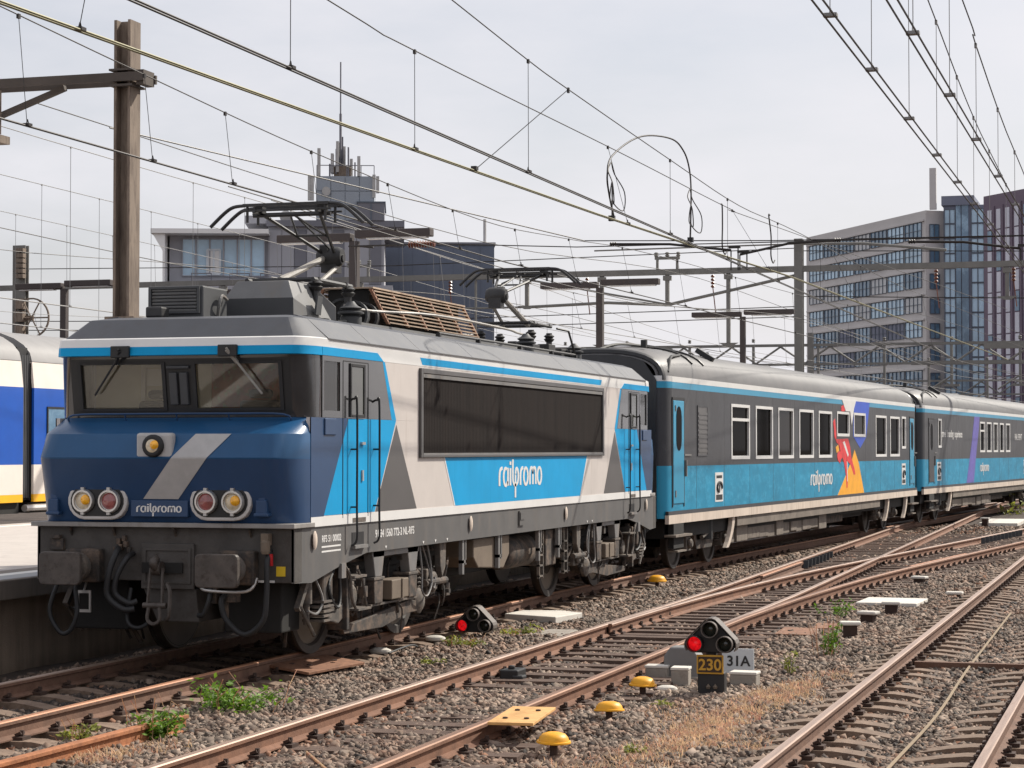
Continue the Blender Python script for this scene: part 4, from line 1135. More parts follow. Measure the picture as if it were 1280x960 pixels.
for e in (-1, 1):
    cx = e * 4.847
    bg = empty('bogie', (cx, 0, 0), parent=loco)
    for ax in (-1.4, 1.4):
        for s in (-1, 1):
            inst(wheel_me, 'wheel', bg, (ax, s * .79, .625), (0, 0, 0 if s > 0 else math.pi))
            inst(tyre_me, 'tyre', bg, (ax, s * .79, .625), (0, 0, 0 if s > 0 else math.pi))
        MB().cyl((ax, -.75, .625), (ax, .75, .625), .09, 12).build('axle', 'under_dark', bg)
    MB().box(-1.0, 1.0, -1.0, 1.0, .40, .85).build('traction_motor', 'under_dark', bg)
    MB().box(-2.3, 2.3, -1.05, 1.05, .86, 1.28).build('underframe', 'under_dark', bg)
    for s in (-1, 1):
        put = lambda nm, m, b, bev=0, sm=0: MBshift(b, cx, s, e).build(nm, m, bg, bevel=bev, smooth=sm)
        def MBshift(b, cx, s, e):
            o = MB(); o.v = [(p[0] * (1 if e < 0 else -1), p[1] * (1 if s < 0 else -1), p[2]) for p in b.v]
            fl = (e > 0) ^ (s > 0); o.f = [f[::-1] if fl else f for f in b.f]; o.m = list(b.m); return o
        for nm, m, b, bev in bogie_side(0): put(nm, m, b, bev)
        # arched body brackets standing on the secondary springs (design: front bogie, x from bogie centre)
        for x in (-.75, .42):
            br = MB().prism([(x - .20, 1.10), (x + .20, 1.10), (x + .11, .80), (x - .11, .80)], 'y', -1.42, -1.30)
            put('spring_bracket', 'frame_grey', br, .01)
            put('spring_pad', 'under_light', MB().box(x - .17, x + .17, -1.43, -1.22, .765, .80), .006)
            put('spring_box', 'under', MB().prism([(x - .15, .765), (x + .15, .765), (x + .13, .50), (x - .13, .50)], 'y', -1.42, -1.20), .01)
        put('bracket_arch', 'frame_grey', MB().box(-.95, .62, -1.42, -1.36, 1.03, 1.10))
        put('cable_box', 'tan_tank', MB().box(-.42, .16, -1.46, -1.24, .52, .745), .012)
        put('cable_box_rib', 'tan_tank', MB().box(-.10, -.06, -1.475, -1.455, .52, .745))
        put('tie_plate', 'under_light', MB().box(-.95, .62, -1.40, -1.18, .475, .498))
        put('bogie_beam', 'under', MB().prism([(-1.75, .46), (-1.6, .30), (-.7, .36), (.55, .46), (.95, .40), (1.0, .30), (.5, .30), (-.4, .20), (-1.62, .22)], 'y', -1.34, -1.28), .008)
        put('side_plate', 'under', MB().box(-1.80, -1.72, -1.44, -1.2, .28, .95), .01)
        # ladder below the cab door
        ld = MB()
        ld.tube(smooth_path([(-1.92, -1.45, 1.0), (-1.76, -1.46, .86), (-1.70, -1.46, .62), (-1.58, -1.46, .50)], 4), .018, 6)
        ld.tube([(-1.50, -1.45, .92), (-1.38, -1.46, .80), (-1.24, -1.46, .50)], .016, 6)
        ld.box(-1.72, -1.34, -1.50, -1.30, .84, .865); ld.box(-1.60, -1.20, -1.50, -1.30, .475, .50)
        put('cab_ladder', 'under_light', ld)
        dm = MB().cyl((-2.62, -1.30, .98), (-2.62, -1.30, .62), .06, 12); dm.cyl((-2.62, -1.30, .62), (-2.62, -1.30, .40), .035, 10)
        put('damper', 'under_light', dm, 0, 40)
        strut = MB().cbox((-2.80, -1.34, .78), (.03, .03, .26), Euler((0, .7, 0))); strut.tube([(-2.95, -1.36, .62), (-2.55, -1.36, .28)], .022, 6)
        put('strut', 'under_light', strut)
        sb = MB().box(-2.45, -2.15, -1.42, -1.15, .62, .98)
        put('sand_box', 'under', sb, .03)
        put('sand_pipe', 'under', tubep([(-2.3, -1.1, .65), (-2.3, -.95, .4), (-2.15, -.85, .12)], .025))
        rb = MB()
        for k in range(5): rb.box(-2.50, -2.20, -1.45, -1.2, .42 + k * .05, .445 + k * .05)
        put('spring_pack', 'under_light', rb)
        put('axle_guard', 'under_light', MB().prism([(-2.25, .42), (-1.95, .36), (-1.78, .42), (-1.80, .58), (-2.1, .50)], 'y', -1.40, -1.22), .015)
        # cables looping down between the brackets
        put('cable', 'frame_grey', tubep([(.70, -1.40, 1.10), (.74, -1.42, .80), (.72, -1.43, .55), (.90, -1.43, .48), (1.10, -1.42, .62), (1.12, -1.40, .85), (.98, -1.40, 1.10)], .013))
        put('cable', 'frame_grey', tubep([(.85, -1.38, 1.10), (1.02, -1.40, .84), (1.12, -1.42, .60), (1.26, -1.40, .56), (1.34, -1.38, .68)], .012))
        put('cable', 'rubber', tubep([(-2.10, -1.40, .95), (-2.32, -1.43, .80), (-2.20, -1.44, .60), (-2.0, -1.42, .55), (-1.9, -1.40, .7), (-1.95, -1.40, .95)], .02))
        put('cable', 'frame_grey', tubep([(-2.55, -1.36, .9), (-2.46, -1.42, .66), (-2.62, -1.42, .52), (-2.82, -1.40, .56)], .014))
        put('damper_bracket', 'under_light', MB().prism([(1.48, 1.10), (1.72, 1.10), (1.70, .80), (1.58, .66), (1.50, .80)], 'y', -1.40, -1.32), .01)
        put('axle_end_cover', 'under_light', MB().lathe([(.16, 0), (.16, .05), (.10, .09), (0, .1)], (.9, -1.28, .42), (0, -1, 0), 12), 0, 40)
        put('yaw_damper', 'under', MB().cyl((1.0, -1.36, .62), (1.8, -1.36, .62), .045, 10))
        gr_ = random.Random(int(cx * 10) + s); gg = MB()
        for k in range(34):
            x = gr_.uniform(-2.3, 2.3); z = gr_.uniform(.42, 1.0); yy = -1.18 - gr_.uniform(0, .18)
            if gr_.random() < .55: gg.tube(smooth_path([(x, yy, z), (x + gr_.uniform(-.2, .2), yy - .03, z - gr_.uniform(.05, .2)), (x + gr_.uniform(-.3, .3), yy, z - gr_.uniform(.1, .4))], 4), gr_.uniform(.008, .02), 5)
            else: gg.cbox((x, yy, z), (gr_.uniform(.02, .09), .03, gr_.uniform(.02, .08)))
        MBshift(gg, cx, s, e).build('brake_rigging', 'under', bg, kind='stuff')
        put('pipe_run', 'under', tubep([(-1.7, -1.2, 1.02), (-.5, -1.22, 1.0), (.9, -1.22, 1.03), (2.2, -1.2, 1.0)], .03))

# underfloor equipment between the bogies
for s in (-1, 1):
    Yb = lambda a, b_: (min(s * a, s * b_), max(s * a, s * b_))
    MB().prism([(-1.95, 1.08), (-.35, 1.08), (-.35, .82), (-.62, .64), (-1.75, .70), (-1.95, .84)], 'y', s * 1.38, s * .6).build('air_tank_box', 'tan_tank', loco, bevel=.015)
    MB().lathe([(0, 0), (.20, .05), (.24, .12), (.24, 1.3), (.20, 1.38), (0, 1.42)], (.05, s * 1.05, .80), (1, 0, 0), 20).build('air_reservoir', 'under', loco, smooth=40)
    a, b_ = Yb(1.36, .5); MB().box(1.55, 2.1, a, b_, .55, 1.08).build('equipment_box', 'under', loco, bevel=.02)
    for x in (-2.6, -1.05, .9, 1.95):
        pl = MB(); a, b_ = Yb(1.44, 1.39); pl.box(x, x + .07, a, b_, .66, 1.10); pl.box(x + .13, x + .16, a, b_, .78, 1.10); pl.box(x, x + .16, a, b_, .80, .84)
        pl.build('hanger_bracket', 'frame_grey', loco)
    for x in (1.0, 2.32):
        lad = MB()
        for k in range(4): a, b_ = Yb(1.42, 1.38); lad.box(x, x + .22, a, b_, .42 + k * .15, .445 + k * .15)
        for dx in (0, .2): a, b_ = Yb(1.42, 1.38); lad.box(x + dx, x + dx + .025, a, b_, .40, 1.08)
        lad.build('step_ladder', 'under_light', loco)
MB().box(-2.4, 2.6, -.8, .8, .55, 1.2).build('transformer', 'under_dark', loco)


# ----- roof: air conditioner, pantograph housing, louvred resistor cover, insulators, pipes
ac = empty('roof_air_conditioner', (0, 0, 0), parent=loco)
MB().box(-6.75, -6.10, .24, .92, 3.70, 4.075).build('casing', 'roof_box', ac, bevel=.02)
lv = MB()
for k in range(7): lv.cbox((-6.765, .58, 3.80 + k * .038), (.014, .27, .008), Euler((0, -.5, 0)))
lv.build('louvre_slats', 'roof_box_light', ac)
fr = MB()
for q in ((.27, .89, 3.765, 3.785), (.27, .89, 4.04, 4.06), (.27, .30, 3.785, 4.04), (.86, .89, 3.785, 4.04)): fr.box(-6.785, -6.75, *q)
fr.build('louvre_frame', 'roof_box', ac)
MB().tube(smooth_path([(-6.4, .22, 3.75), (-6.45, .18, 3.88), (-6.38, .18, 3.98), (-6.2, .2, 3.95)], 4), .02, 6).build('hose', 'frame_grey', ac)
hz = empty('pantograph_housing', (0, 0, 0), parent=loco)
b = MB()
b.add([(-5.80, -.45, 3.69), (-5.80, .42, 3.69), (-5.80, .42, 3.99), (-5.80, -.45, 3.99), (-5.66, -.33, 4.20), (-5.66, .32, 4.20), (-4.72, -.55, 3.69), (-4.72, .5, 3.69), (-4.95, -.33, 4.20), (-4.95, .32, 4.20), (-4.72, -.55, 3.95), (-4.72, .5, 3.95)],
      [(0, 3, 2, 1), (3, 4, 5, 2), (4, 8, 9, 5), (0, 6, 10, 8, 4, 3), (1, 2, 5, 9, 11, 7), (6, 7, 11, 10), (10, 11, 9, 8)])
b.m[0] = 1
b.build('cover', ['roof_box_light', 'roof_box'], hz, bevel=.012)
MB().cbox((-5.25, -.535, 3.93), (.10, .012, .11), Euler((.12, 0, .09))).build('hatch', 'roof_box', hz)
for x in (-5.75, -5.2, -4.8): MB().cbox((x, -.58, 3.73), (.06, .05, .05)).build('foot', 'panto', hz)
MB().box(-4.6, 4.6, -.62, .62, 3.69, 3.80).build('roof_hatch', 'roof_box_light', loco)
for (x, y) in ((-4.42, -.62), (-4.2, .5), (3.1, -.6), (6.3, -.5), (6.0, .4), (-3.0, .6)):
    i = MB().lathe([(.13, 0), (.13, .14), (.10, .16), (.16, .18), (.16, .20), (.10, .22), (.14, .25), (.08, .28), (.04, .33)], (x, y, 3.70), (0, 0, 1), 16)
    i.build('roof_insulator', 'roof_box', loco, smooth=40)
for k in range(3):
    MB().lathe([(.16, -.12), (.19, -.12), (.19, .12), (.16, .12), (.16, -.12)], (-3.85 + k * .36, -.30, 3.92), (1, .25, 0), 20).build('ring_conductor', 'roof_box' if k < 2 else 'panto', loco, smooth=40)
rc = empty('resistor_cover', (0, 0, 0), parent=loco)
# louvred panels leaning inward on both roof edges
for s in (-1, 1):
    yb, yt, zb, zt, xa, xb = s * .58, s * .34, 3.84, 4.30, -2.95, .80
    for j in range(6):
        x = xa + (xb - xa) * j / 5
        MB().add([(x - .025, yb, zb), (x + .025, yb, zb), (x + .025, yt, zt), (x - .025, yt, zt), (x - .025, yb - s * .04, zb), (x + .025, yb - s * .04, zb), (x + .025, yt - s * .04, zt), (x - .025, yt - s * .04, zt)],
                 [(0, 1, 2, 3), (4, 7, 6, 5), (0, 4, 5, 1), (1, 5, 6, 2), (2, 6, 7, 3), (3, 7, 4, 0)]).build('post', 'rust_plate', rc)
    for k in range(9):
        t = (k + .5) / 9
        y, z = yb + (yt - yb) * t, zb + (zt - zb) * t
        MB().cbox(((xa + xb) / 2, y - s * .02, z), ((xb - xa) / 2, .035, .008), Euler((s * -.15, 0, 0))).build('slat', 'louvre', rc)
MB().box(-2.97, .82, -.36, .36, 4.30, 4.32).build('lid', 'louvre', rc)
MB().box(-2.9, .75, -.28, .28, 3.80, 4.29).build('resistor_bank', 'under_dark', rc)
for s in (-1, 1):
    p = MB().tube([(-2.2, s * .98, 3.76), (4.6, s * .98, 3.76)], .018, 6)
    for x in (-2.2, -.5, 1.5, 3.2, 4.6): p.cbox((x, s * .98, 3.725), (.03, .03, .035))
    p.tube([(4.6, s * .98, 3.76), (4.2, s * .98, 4.12), (3.8, s * .9, 4.14)], .018, 6)
    p.build('roof_pipe', 'panto', loco)
    c = MB().tube(smooth_path([(-4.2, s * .45, 4.0), (-3.4, s * .5, 3.98), (-2.2, s * .93, 3.99), (.8, s * .95, 3.98), (2.6, s * .6, 4.02), (3.6, s * .4, 4.05)], 4), .018, 6)
    c.build('roof_busbar', 'panto_light', loco)
eq = MB()
r_ = random.Random(4)
for k in range(16):
    eq.cbox((r_.uniform(3.4, 6.6), r_.uniform(-.5, .5), 3.80 + r_.uniform(0, .10)), (r_.uniform(.06, .22), r_.uniform(.05, .14), r_.uniform(.04, .10)))
eq.build('roof_fittings', 'panto', loco, bevel=.01, kind='stuff')
MB().box(-7.15, -6.95, .55, .75, 3.70, 3.82).build('horn', 'panto', loco, bevel=.02)
# pantographs
def pantograph(parent, rz):
    p = empty('pantograph', (0, 0, 0), rz, parent=parent)
    c = MB()      # base frame, knee behind, head forward; x<0 is the head side at the front end
    for s in (-1, 1):
        c.tube([(-5.15, s * .42, 4.25), (-3.9, s * .42, 4.25)], .03, 6)
        for x in (-5.05, -4.0): c.lathe([(.06, 0), (.09, .04), (.06, .06), (.09, .09), (.05, .12)], (x, s * .42, 4.12 if rz == 0 else 4.0), (0, 0, 1), 10)
        c.tube([(-5.05, s * .42, 4.14), (-5.05, s * .42, 3.78)], .05, 8); c.tube([(-4.0, s * .42, 4.14), (-4.0, s * .42, 3.78)], .05, 8)
    for x in (-5.0, -4.1): c.tube([(x, -.45, 4.26), (x, .45, 4.26)], .03, 6)
    c.build('base_frame', 'panto', p, smooth=40)
    K = (-3.52, 0, 4.66)
    la = MB()
    la.tube([(-4.85, .12, 4.27), (K[0], .06, K[2])], .045, 8, r1=.04)
    la.tube([(-4.35, -.14, 4.24), (K[0] + .08, -.08, K[2] - .10)], .028, 6)
    la.build('lower_arm', 'panto_light', p, smooth=40)
    kn = MB().lathe([(.10, -.16), (.13, -.1), (.13, .1), (.10, .16)], K, (0, 1, 0), 12); kn.cbox((K[0] + .02, 0, K[2] - .1), (.10, .10, .10)); kn.cbox((K[0] - .06, .05, K[2] + .08), (.06, .05, .06))
    kn.cyl((K[0], -.18, K[2] - .02), (K[0], .18, K[2] - .02), .05, 8)
    kn.build('knee_joint', 'panto', p, smooth=40)
    ua = MB()
    for s in (-1, 1):
        ua.tube([(K[0], s * .06, K[2] + .02), (-4.78, s * .36, 5.06)], .022, 6)
        ua.tube([(-4.10, s * .20, 4.85), (-4.78, s * .02, 5.06)], .014, 5)
    ua.tube([(K[0] + .05, 0, K[2] + .08), (-4.62, 0, 5.05)], .014, 5)
    ua.tube([(-4.15, -.19, 4.87), (-4.15, .19, 4.87)], .014, 5); ua.tube([(-4.78, -.5, 5.06), (-4.78, .5, 5.06)], .025, 6)
    ua.build('upper_arm', 'panto', p)
    hd = MB()
    for dx in (-.16, .16):
        x = -4.80 + dx
        hd.box(x - .03, x + .03, -.55, .55, 5.15, 5.185)
        for s in (-1, 1):
            hd.tube(smooth_path([(x, s * .53, 5.165), (x, s * .68, 5.15), (x, s * .80, 5.08), (x, s * .98, 4.92)], 4), .022, 6)
            hd.cyl((x, s * .5, 5.15), (x, s * .5, 4.96), .018, 6)
    for s in (-1, 1):
        hd.box(-5.0, -4.6, s * .40 - .02, s * .40 + .02, 5.07, 5.11); hd.cbox((-4.8, s * .40, 5.12), (.06, .05, .04))
    hd.tube([(-4.98, -.58, 5.10), (-4.98, .58, 5.10)], .014, 5); hd.tube([(-4.62, -.58, 5.10), (-4.62, .58, 5.10)], .014, 5)
    hd.build('collector_head', 'panto', p)
    return p
pantograph(loco, 0)
pantograph(loco, math.pi)
# ---------------------------------------------------------------- coaches
cw_me = MB().lathe([(.08, -.08), (.14, -.07), (.2, -.04), (.40, -.03), (.43, -.055), (.46, -.06), (.46, .045), (.49, .055), (.48, .08), (.42, .07), (.40, .03), (.1, .06)], (0, 0, 0), (0, 1, 0), 28).mesh('wheel', 'wheel', 40)
CH = 1.42
def coach_section():
    """half section (y,z) from sill to crown"""
    p = [(CH, 1.06), (CH, 3.50), (CH - .01, 3.60)]
    for k in range(1, 9):
        a = R(k * 90 / 8)
        p.append(((CH - .03) * math.cos(a) ** .8, 3.62 + .56 * math.sin(a) ** .9))
    return p
def coach(x0, y0, yaw, label, kind):
    L = 26.3
    c = empty('coach', (x0, y0, 0), yaw, label=label, category='coach', group='railway coaches behind the locomotive')
    sec = coach_section()
    # roof with domed ends
    def ring(x, sh, dz=0.0):
        half = [(y * sh, 3.50 + (z - 3.50) * (1 - dz)) for (y, z) in sec[1:]]
        pts = half + [(-y, z) for (y, z) in half[:-1]][::-1]
        return [(x, y, z) for y, z in pts]
    b = MB()
    rings = [ring(0.05, .86, .30), ring(.25, .95, .16), ring(.7, .99, .07), ring(1.6, 1, 0.0), ring(L - 1.6, 1, 0), ring(L - .7, .99, .07), ring(L - .25, .95, .16), ring(L - .05, .86, .30)]
    n = len(rings[0])
    for r_ in rings: b.v += r_
    for i in range(len(rings) - 1):
        for k in range(n - 1):
            b.f.append((i * n + k, (i + 1) * n + k, (i + 1) * n + k + 1, i * n + k + 1)[::-1]); b.m.append(0)
    b.build('roof', 'coach_roof', c, smooth=50)
    # roof end rims
    for xe, sg in ((.04, 1), (L - .04, -1)):
        r0 = ring(xe, .885, .26); r1 = ring(xe, .80, .40)
        rb = MB(); rb.tube([Vector(q) for q in ring(xe + sg * .10, .925, .20)], .06, 6)
        rb.build('end_rim', 'coach_end', c, smooth=60)
        en = MB(); hw = CH * .86
        en.prism([(-hw, .95), (hw, .95), (hw, 3.5), (hw * .8, 3.85), (hw * .4, 3.97), (-hw * .4, 3.97), (-hw * .8, 3.85), (-hw, 3.5)], 'x', xe - .03, xe + .03)
        en.build('end_wall', 'coach_end', c)
        gw = MB()
        for k in range(5): gw.box(*sorted((xe - sg * (.04 + k * .09), xe - sg * (.09 + k * .09))), -.62, .62, 1.15, 3.4)
        gw.build('gangway', 'rubber', c, bevel=.02)
        for y in (-.875, .875):
            bf = MB().cyl((xe, y, 1.03), (xe - sg * .45, y, 1.03), .09, 12); bf.cyl((xe - sg * .45, y, 1.03), (xe - sg * .5, y, 1.03), .2, 16)
            bf.build('buffer', 'buffer', c)
        ho = MB().tube(smooth_path([(xe, -.6, 1.0), (xe - sg * .2, -.62, .6), (xe - sg * .4, -.62, .45), (xe - sg * .6, -.6, .7)], 4), .035, 6)
        ho.tube(smooth_path([(xe - sg * .05, -1.15, 2.1), (xe - sg * .28, -1.2, 1.5), (xe - sg * .3, -1.2, .9), (xe - sg * .5, -1.0, .7)], 4), .03, 6)
        ho.build('jumper_cables', 'rubber', c)
    wins, zones = kind['windows'], kind
    for s in (-1, 1):
        yo = lambda d: s * (CH + d)
        def bx(b, x0, x1, d0, d1, z0, z1):
            return b.box(x0, x1, min(yo(d0), yo(d1)), max(yo(d0), yo(d1)), z0, z1)
        # corner posts (rounded)
        for xe, sg in ((0.0, 1), (L, -1)):
            poly = [(xe + sg * .04, s * CH * .86), (xe + sg * .10, s * CH * .94), (xe + sg * .22, s * CH * .985), (xe + sg * .36, s * CH), (xe + sg * .36, s * (CH - .06)), (xe + sg * .06, s * CH * .80)]
            MB().prism(poly, 'z', 1.0, 1.95).build('corner_lower', 'coach_cyan', c, smooth=60)
            MB().prism(poly, 'z', 1.95, 3.36).build('corner_upper', 'coach_grey' if kind['front_grey'] or sg < 0 else 'coach_grey', c, smooth=60)
            MB().prism(poly, 'z', 3.36, 3.48).build('corner_band', 'coach_cyan', c, smooth=60)
            MB().prism(poly, 'z', 3.48, 3.58).build('corner_white', 'white', c, smooth=60)
        # wall panels between window openings
        xa, xb = .36, L - .36
        for seg_z in (('side_wall_lower', 'coach_blue', 1.13, 1.95), ):
            bx(MB(), xa, xb, -.05, 0, 1.13, 1.95).build('side_wall_lower', 'coach_blue', c)
        w = MB()
        ws = sorted(wins)
        cur = xa
        for (a, b_, z0, z1) in ws:
            bx(w, cur, a, -.05, 0, 1.95, 3.36)
            bx(w, a, b_, -.05, 0, 1.95, z0); bx(w, a, b_, -.05, 0, z1, 3.36)
            cur = b_
        bx(w, cur, xb, -.05, 0, 1.95, 3.36)
        w.build('side_wall_upper', 'coach_grey', c)
        bx(MB(), xa, xb, -.05, .002, 3.36, 3.475).build('blue_band', 'coach_cyan', c)
        bx(MB(), xa, xb, -.05, .004, 3.475, 3.575).build('white_band', 'white', c)
        bx(MB(), .1, L - .1, -.05, .006, 1.06, 1.128).build('grey_line', 'coach_grey', c)
        bx(MB(), .1, L - .1, -.06, .012, .90, 1.058).build('sill_band', 'coach_sill', c)
        for (a, b_, z0, z1) in ws:
            wd = empty('window', (0, 0, 0), parent=c)
            bx(MB(), a + .05, b_ - .05, -.045, -.03, z0 + .05, z1 - .05).build('pane', rnd.choice(['coach_glass', 'coach_glass', 'coach_glass_b']), wd)
            f = MB(); t = .07 if b_ - a > .8 else .06
            bx(f, a - .005, a + t, -.03, .012, z0, z1); bx(f, b_ - t, b_ + .005, -.03, .012, z0, z1)
            bx(f, a + t, b_ - t, -.03, .012, z1 - .06, z1); bx(f, a + t, b_ - t, -.03, .012, z0, z0 + .07)
            if (a, b_, z0, z1) in kind['split']: bx(f, a + t, b_ - t, -.03, .010, z1 - .34, z1 - .28)
            f.build('frame', 'white', wd)
        pj = MB()
        for x in np.arange(2.0, L - 1.5, 2.06):
            if not any(a - .03 < x < b_ + .03 for (a, b_, _z, _y) in ws): bx(pj, x, x + .012, 0, .0012, 1.96, 3.355)
            bx(pj, x, x + .012, 0, .0012, 1.14, 1.94)
        bx(pj, .4, L - .4, 0, .0012, 1.944, 1.956)
        pj.build('panel_joints', 'coach_end', c, kind='stuff')
        # doors
        for (a, b_, col) in kind['doors']:
            d = empty('door', (0, 0, 0), parent=c)
            bx(MB(), a, b_, 0, .018, 1.26, 3.14).build('leaf', col, d, bevel=.01)
            sm = MB(); bx(sm, a - .05, a - .005, 0, .012, 1.2, 3.18); bx(sm, b_ + .005, b_ + .05, 0, .012, 1.2, 3.18); bx(sm, a - .05, b_ + .05, 0, .012, 3.145, 3.2)
            sm.build('seal', 'black', d)
            xm, hh = (a + b_) / 2, .20
            sl = [(xm + hh * .9 * math.cos(R(t)), 2.84 + hh * math.sin(R(t))) for t in range(0, 181, 30)] + [(xm + hh * .9 * math.cos(R(t)), 2.42 + hh * math.sin(R(t))) for t in range(180, 361, 30)]
            MB().prism(sl, 'y', yo(.017), yo(.022)).build('window_pane', 'coach_glass', d)
            hd = MB(); bx(hd, b_ + .06, b_ + .10, 0, .05, 1.75, 2.05); bx(hd, b_ + .05, b_ + .5, 0, .02, 2.13, 2.16)
            bx(hd, a + .1, a + .15, .015, .03, 1.38, 1.5); bx(hd, a + .1, a + .15, .015, .03, 2.95, 3.05)
            hd.build('handle', 'frame_grey', d)
            fs = MB(); bx(fs, a + .02, b_ - .02, -.1, .01, .45, .9); fs.build('step_well', 'under_dark', c)
            tr = MB(); bx(tr, a - .15, b_ + .25, -.12, .10, .66, .70); bx(tr, a + .1, b_, -.12, .06, .38, .41); tr.build('foot_step', 'coach_under', c)
        # vent panel, plates
        for (a, b_, z0, z1) in kind['vents']:
            v = empty('vent_panel', (0, 0, 0), parent=c)
            bx(MB(), a, b_, 0, .008, z0, z1).build('panel', 'anthracite', v)
            f = MB(); bx(f, a - .03, a, 0, .014, z0 - .03, z1 + .03); bx(f, b_, b_ + .03, 0, .014, z0 - .03, z1 + .03); bx(f, a, b_, 0, .014, z1, z1 + .03); bx(f, a, b_, 0, .014, z0 - .03, z0)
            f.build('frame', 'coach_grey', v)
            for k in range(9): bx(MB(), a + .02, b_ - .02, .008, .018, z0 + .04 + k * (z1 - z0 - .1) / 9, z0 + .09 + k * (z1 - z0 - .1) / 9).build('slat', 'anthracite', v)
        for (a, b_, z0, z1) in kind['plates']:
            pl = empty('class_plate', (0, 0, 0), parent=c)
            bx(MB(), a, b_, 0, .006, z0, z1).build('plate', 'white', pl)
            i = MB(); h = z1 - z0; m_ = (a + b_) / 2; ww = (b_ - a)
            bx(i, a + .1 * ww, b_ - .1 * ww, .004, .008, z0 + .06 * h, z0 + .24 * h); bx(i, a + .15 * ww, b_ - .15 * ww, .004, .008, z0 + .80 * h, z0 + .90 * h)
            i.tube([(m_ + ww * .3 * math.cos(R(t)), yo(.008), z0 + h * .5 + h * .16 * math.sin(R(t))) for t in range(-20, 261, 20)], .03, 5)
            bx(i, m_ - .05 * ww, m_ + .1 * ww, .004, .009, z0 + .36 * h, z0 + .58 * h)
            i.build('pictogram', 'black', pl)
        # art work and lettering
        Tr = Matrix.Identity(4) if s < 0 else Matrix.Translation((L, 0, 0)) @ Matrix.Rotation(math.pi, 4, 'Z')
        for nm, m, poly, lift in kind['art']:
            pb = MB().prism(poly, 'y', -(CH + lift), -(CH - .01))
            MB().join(pb, Tr).build(nm, m, c)
        for (x, z, w_, h_) in kind['logos']:
            logo_mb(w_, h_, Tr @ Matrix.Translation((x, -CH - .004, z)) @ SIDE).build('lettering', 'white', c, kind='stuff')
        for (x, z, txt, sz) in kind['texts']:
            text_mb(txt, sz, Tr @ Matrix.Translation((x, -CH - .004, z)) @ SIDE, .004, bold=.004).build('lettering', 'white', c, kind='stuff')
        # underfloor: skirt box, battery boxes, swing arms by the bogies
        bx(MB(), 5.2, 20.6, -.25, -.03, .70, .895).build('skirt_beam', 'coach_under', c, bevel=.01)
        xx = 5.0
        rr = random.Random(int(x0) + s)
        while xx < 13.6:
            wv = rr.uniform(.55, 1.1)
            bx(MB(), xx, xx + wv - .03, -.9, -.16 - rr.uniform(0, .05), .34 + rr.uniform(0, .06), .70).build('equipment_box', 'coach_under', c, bevel=.02)
            xx += wv
        bx(MB(), 14.0, 17.2, -.9, -.35, .42, .70).build('equipment_box', 'under', c, bevel=.02)
        bx(MB(), 17.6, 20.2, -.9, -.45, .48, .70).build('equipment_box', 'under_dark', c, bevel=.02)
        for cxb in (3.65, L - 3.65):
            for dx in (-.95, ) if cxb < 10 else (.95 + .9, -1.0):
                am = MB(); a0 = cxb + (1.0 if cxb < 10 else dx)
                pth = [(a0 + .30 - .5 * t * t, yo(-.08), .92 - .62 * t) for t in np.linspace(0, 1, 7)]
                for q0, q1 in zip(pth[:-1], pth[1:]): am.add([(q0[0] - .10, q0[1] - .04, q0[2]), (q0[0] + .10, q0[1] - .04, q0[2]), (q1[0] + .09, q1[1] - .04, q1[2]), (q1[0] - .09, q1[1] - .04, q1[2]), (q0[0] - .10, q0[1] + .04, q0[2]), (q0[0] + .10, q0[1] + .04, q0[2]), (q1[0] + .09, q1[1] + .04, q1[2]), (q1[0] - .09, q1[1] + .04, q1[2])], [(0, 1, 2, 3), (4, 7, 6, 5), (0, 4, 5, 1), (1, 5, 6, 2), (2, 6, 7, 3), (3, 7, 4, 0)])
                am.build('bogie_arm', 'coach_sill', c)
    MB().box(.4, L - .4, -1.25, 1.25, .62, .98).build('underframe', 'under_dark', c)
    for cxb in (3.65, L - 3.65):
        bg = empty('bogie', (cxb, 0, 0), parent=c)
        for ax in (-1.28, 1.28):
            for s in (-1, 1):
                inst(cw_me, 'wheel', bg, (ax, s * .79, .46), (0, 0, 0 if s > 0 else math.pi))
                ab = MB().cbox((ax, s * 1.06, .46), (.16, .10, .14)); ab.lathe([(.1, 0), (.1, .05), (.06, .08)], (ax, s * 1.16, .46), (0, s, 0), 12)
                ab.build('axle_box', 'under_light', bg, bevel=.01)
                for dx in (-.26, .26):
                    sp = MB()
                    for k in range(5): sp.lathe([(.05, 0), (.08, .01), (.08, .03), (.05, .04)], (ax + dx, s * 1.06, .42 + k * .05), (0, 0, 1), 10)
                    sp.build('coil_spring', 'under', bg)
            MB().cyl((ax, -.75, .46), (ax, .75, .46), .08, 10).build('axle', 'under_dark', bg)
            MB().cyl((ax * .8, -.45, .46), (ax * .8, .45, .46), .3, 16).build('brake_disc', 'under', bg)
        for s in (-1, 1):
            MB().prism([(-1.7, .62), (-1.5, .74), (-.7, .74), (-.5, .5), (.5, .5), (.7, .74), (1.5, .74), (1.7, .62), (1.4, .60), (.8, .60), (.55, .32), (-.55, .32), (-.8, .60), (-1.4, .60)], 'y', s * 1.0, s * 1.12).build('bogie_frame', 'under', bg, bevel=.01)
            MB().cyl((.0, s * 1.15, .5), (0, s * 1.15, .92), .14, 14).build('air_spring', 'rubber', bg)
            MB().tube([(-.5, s * 1.2, .55), (.6, s * 1.2, .75)], .04, 8).build('damper', 'under_light', bg)
    # roof furniture
    def rz(y): return 3.62 + .56 * math.sqrt(max(0, 1 - (abs(y) / (CH - .03)) ** 2.5)) ** .9 + .025
    for x in (2.1, 2.9):
        MB().tube([(x, y, rz(y)) for y in np.linspace(-1.32, -.5, 9)], .022, 5).build('roof_rail', 'black', c)
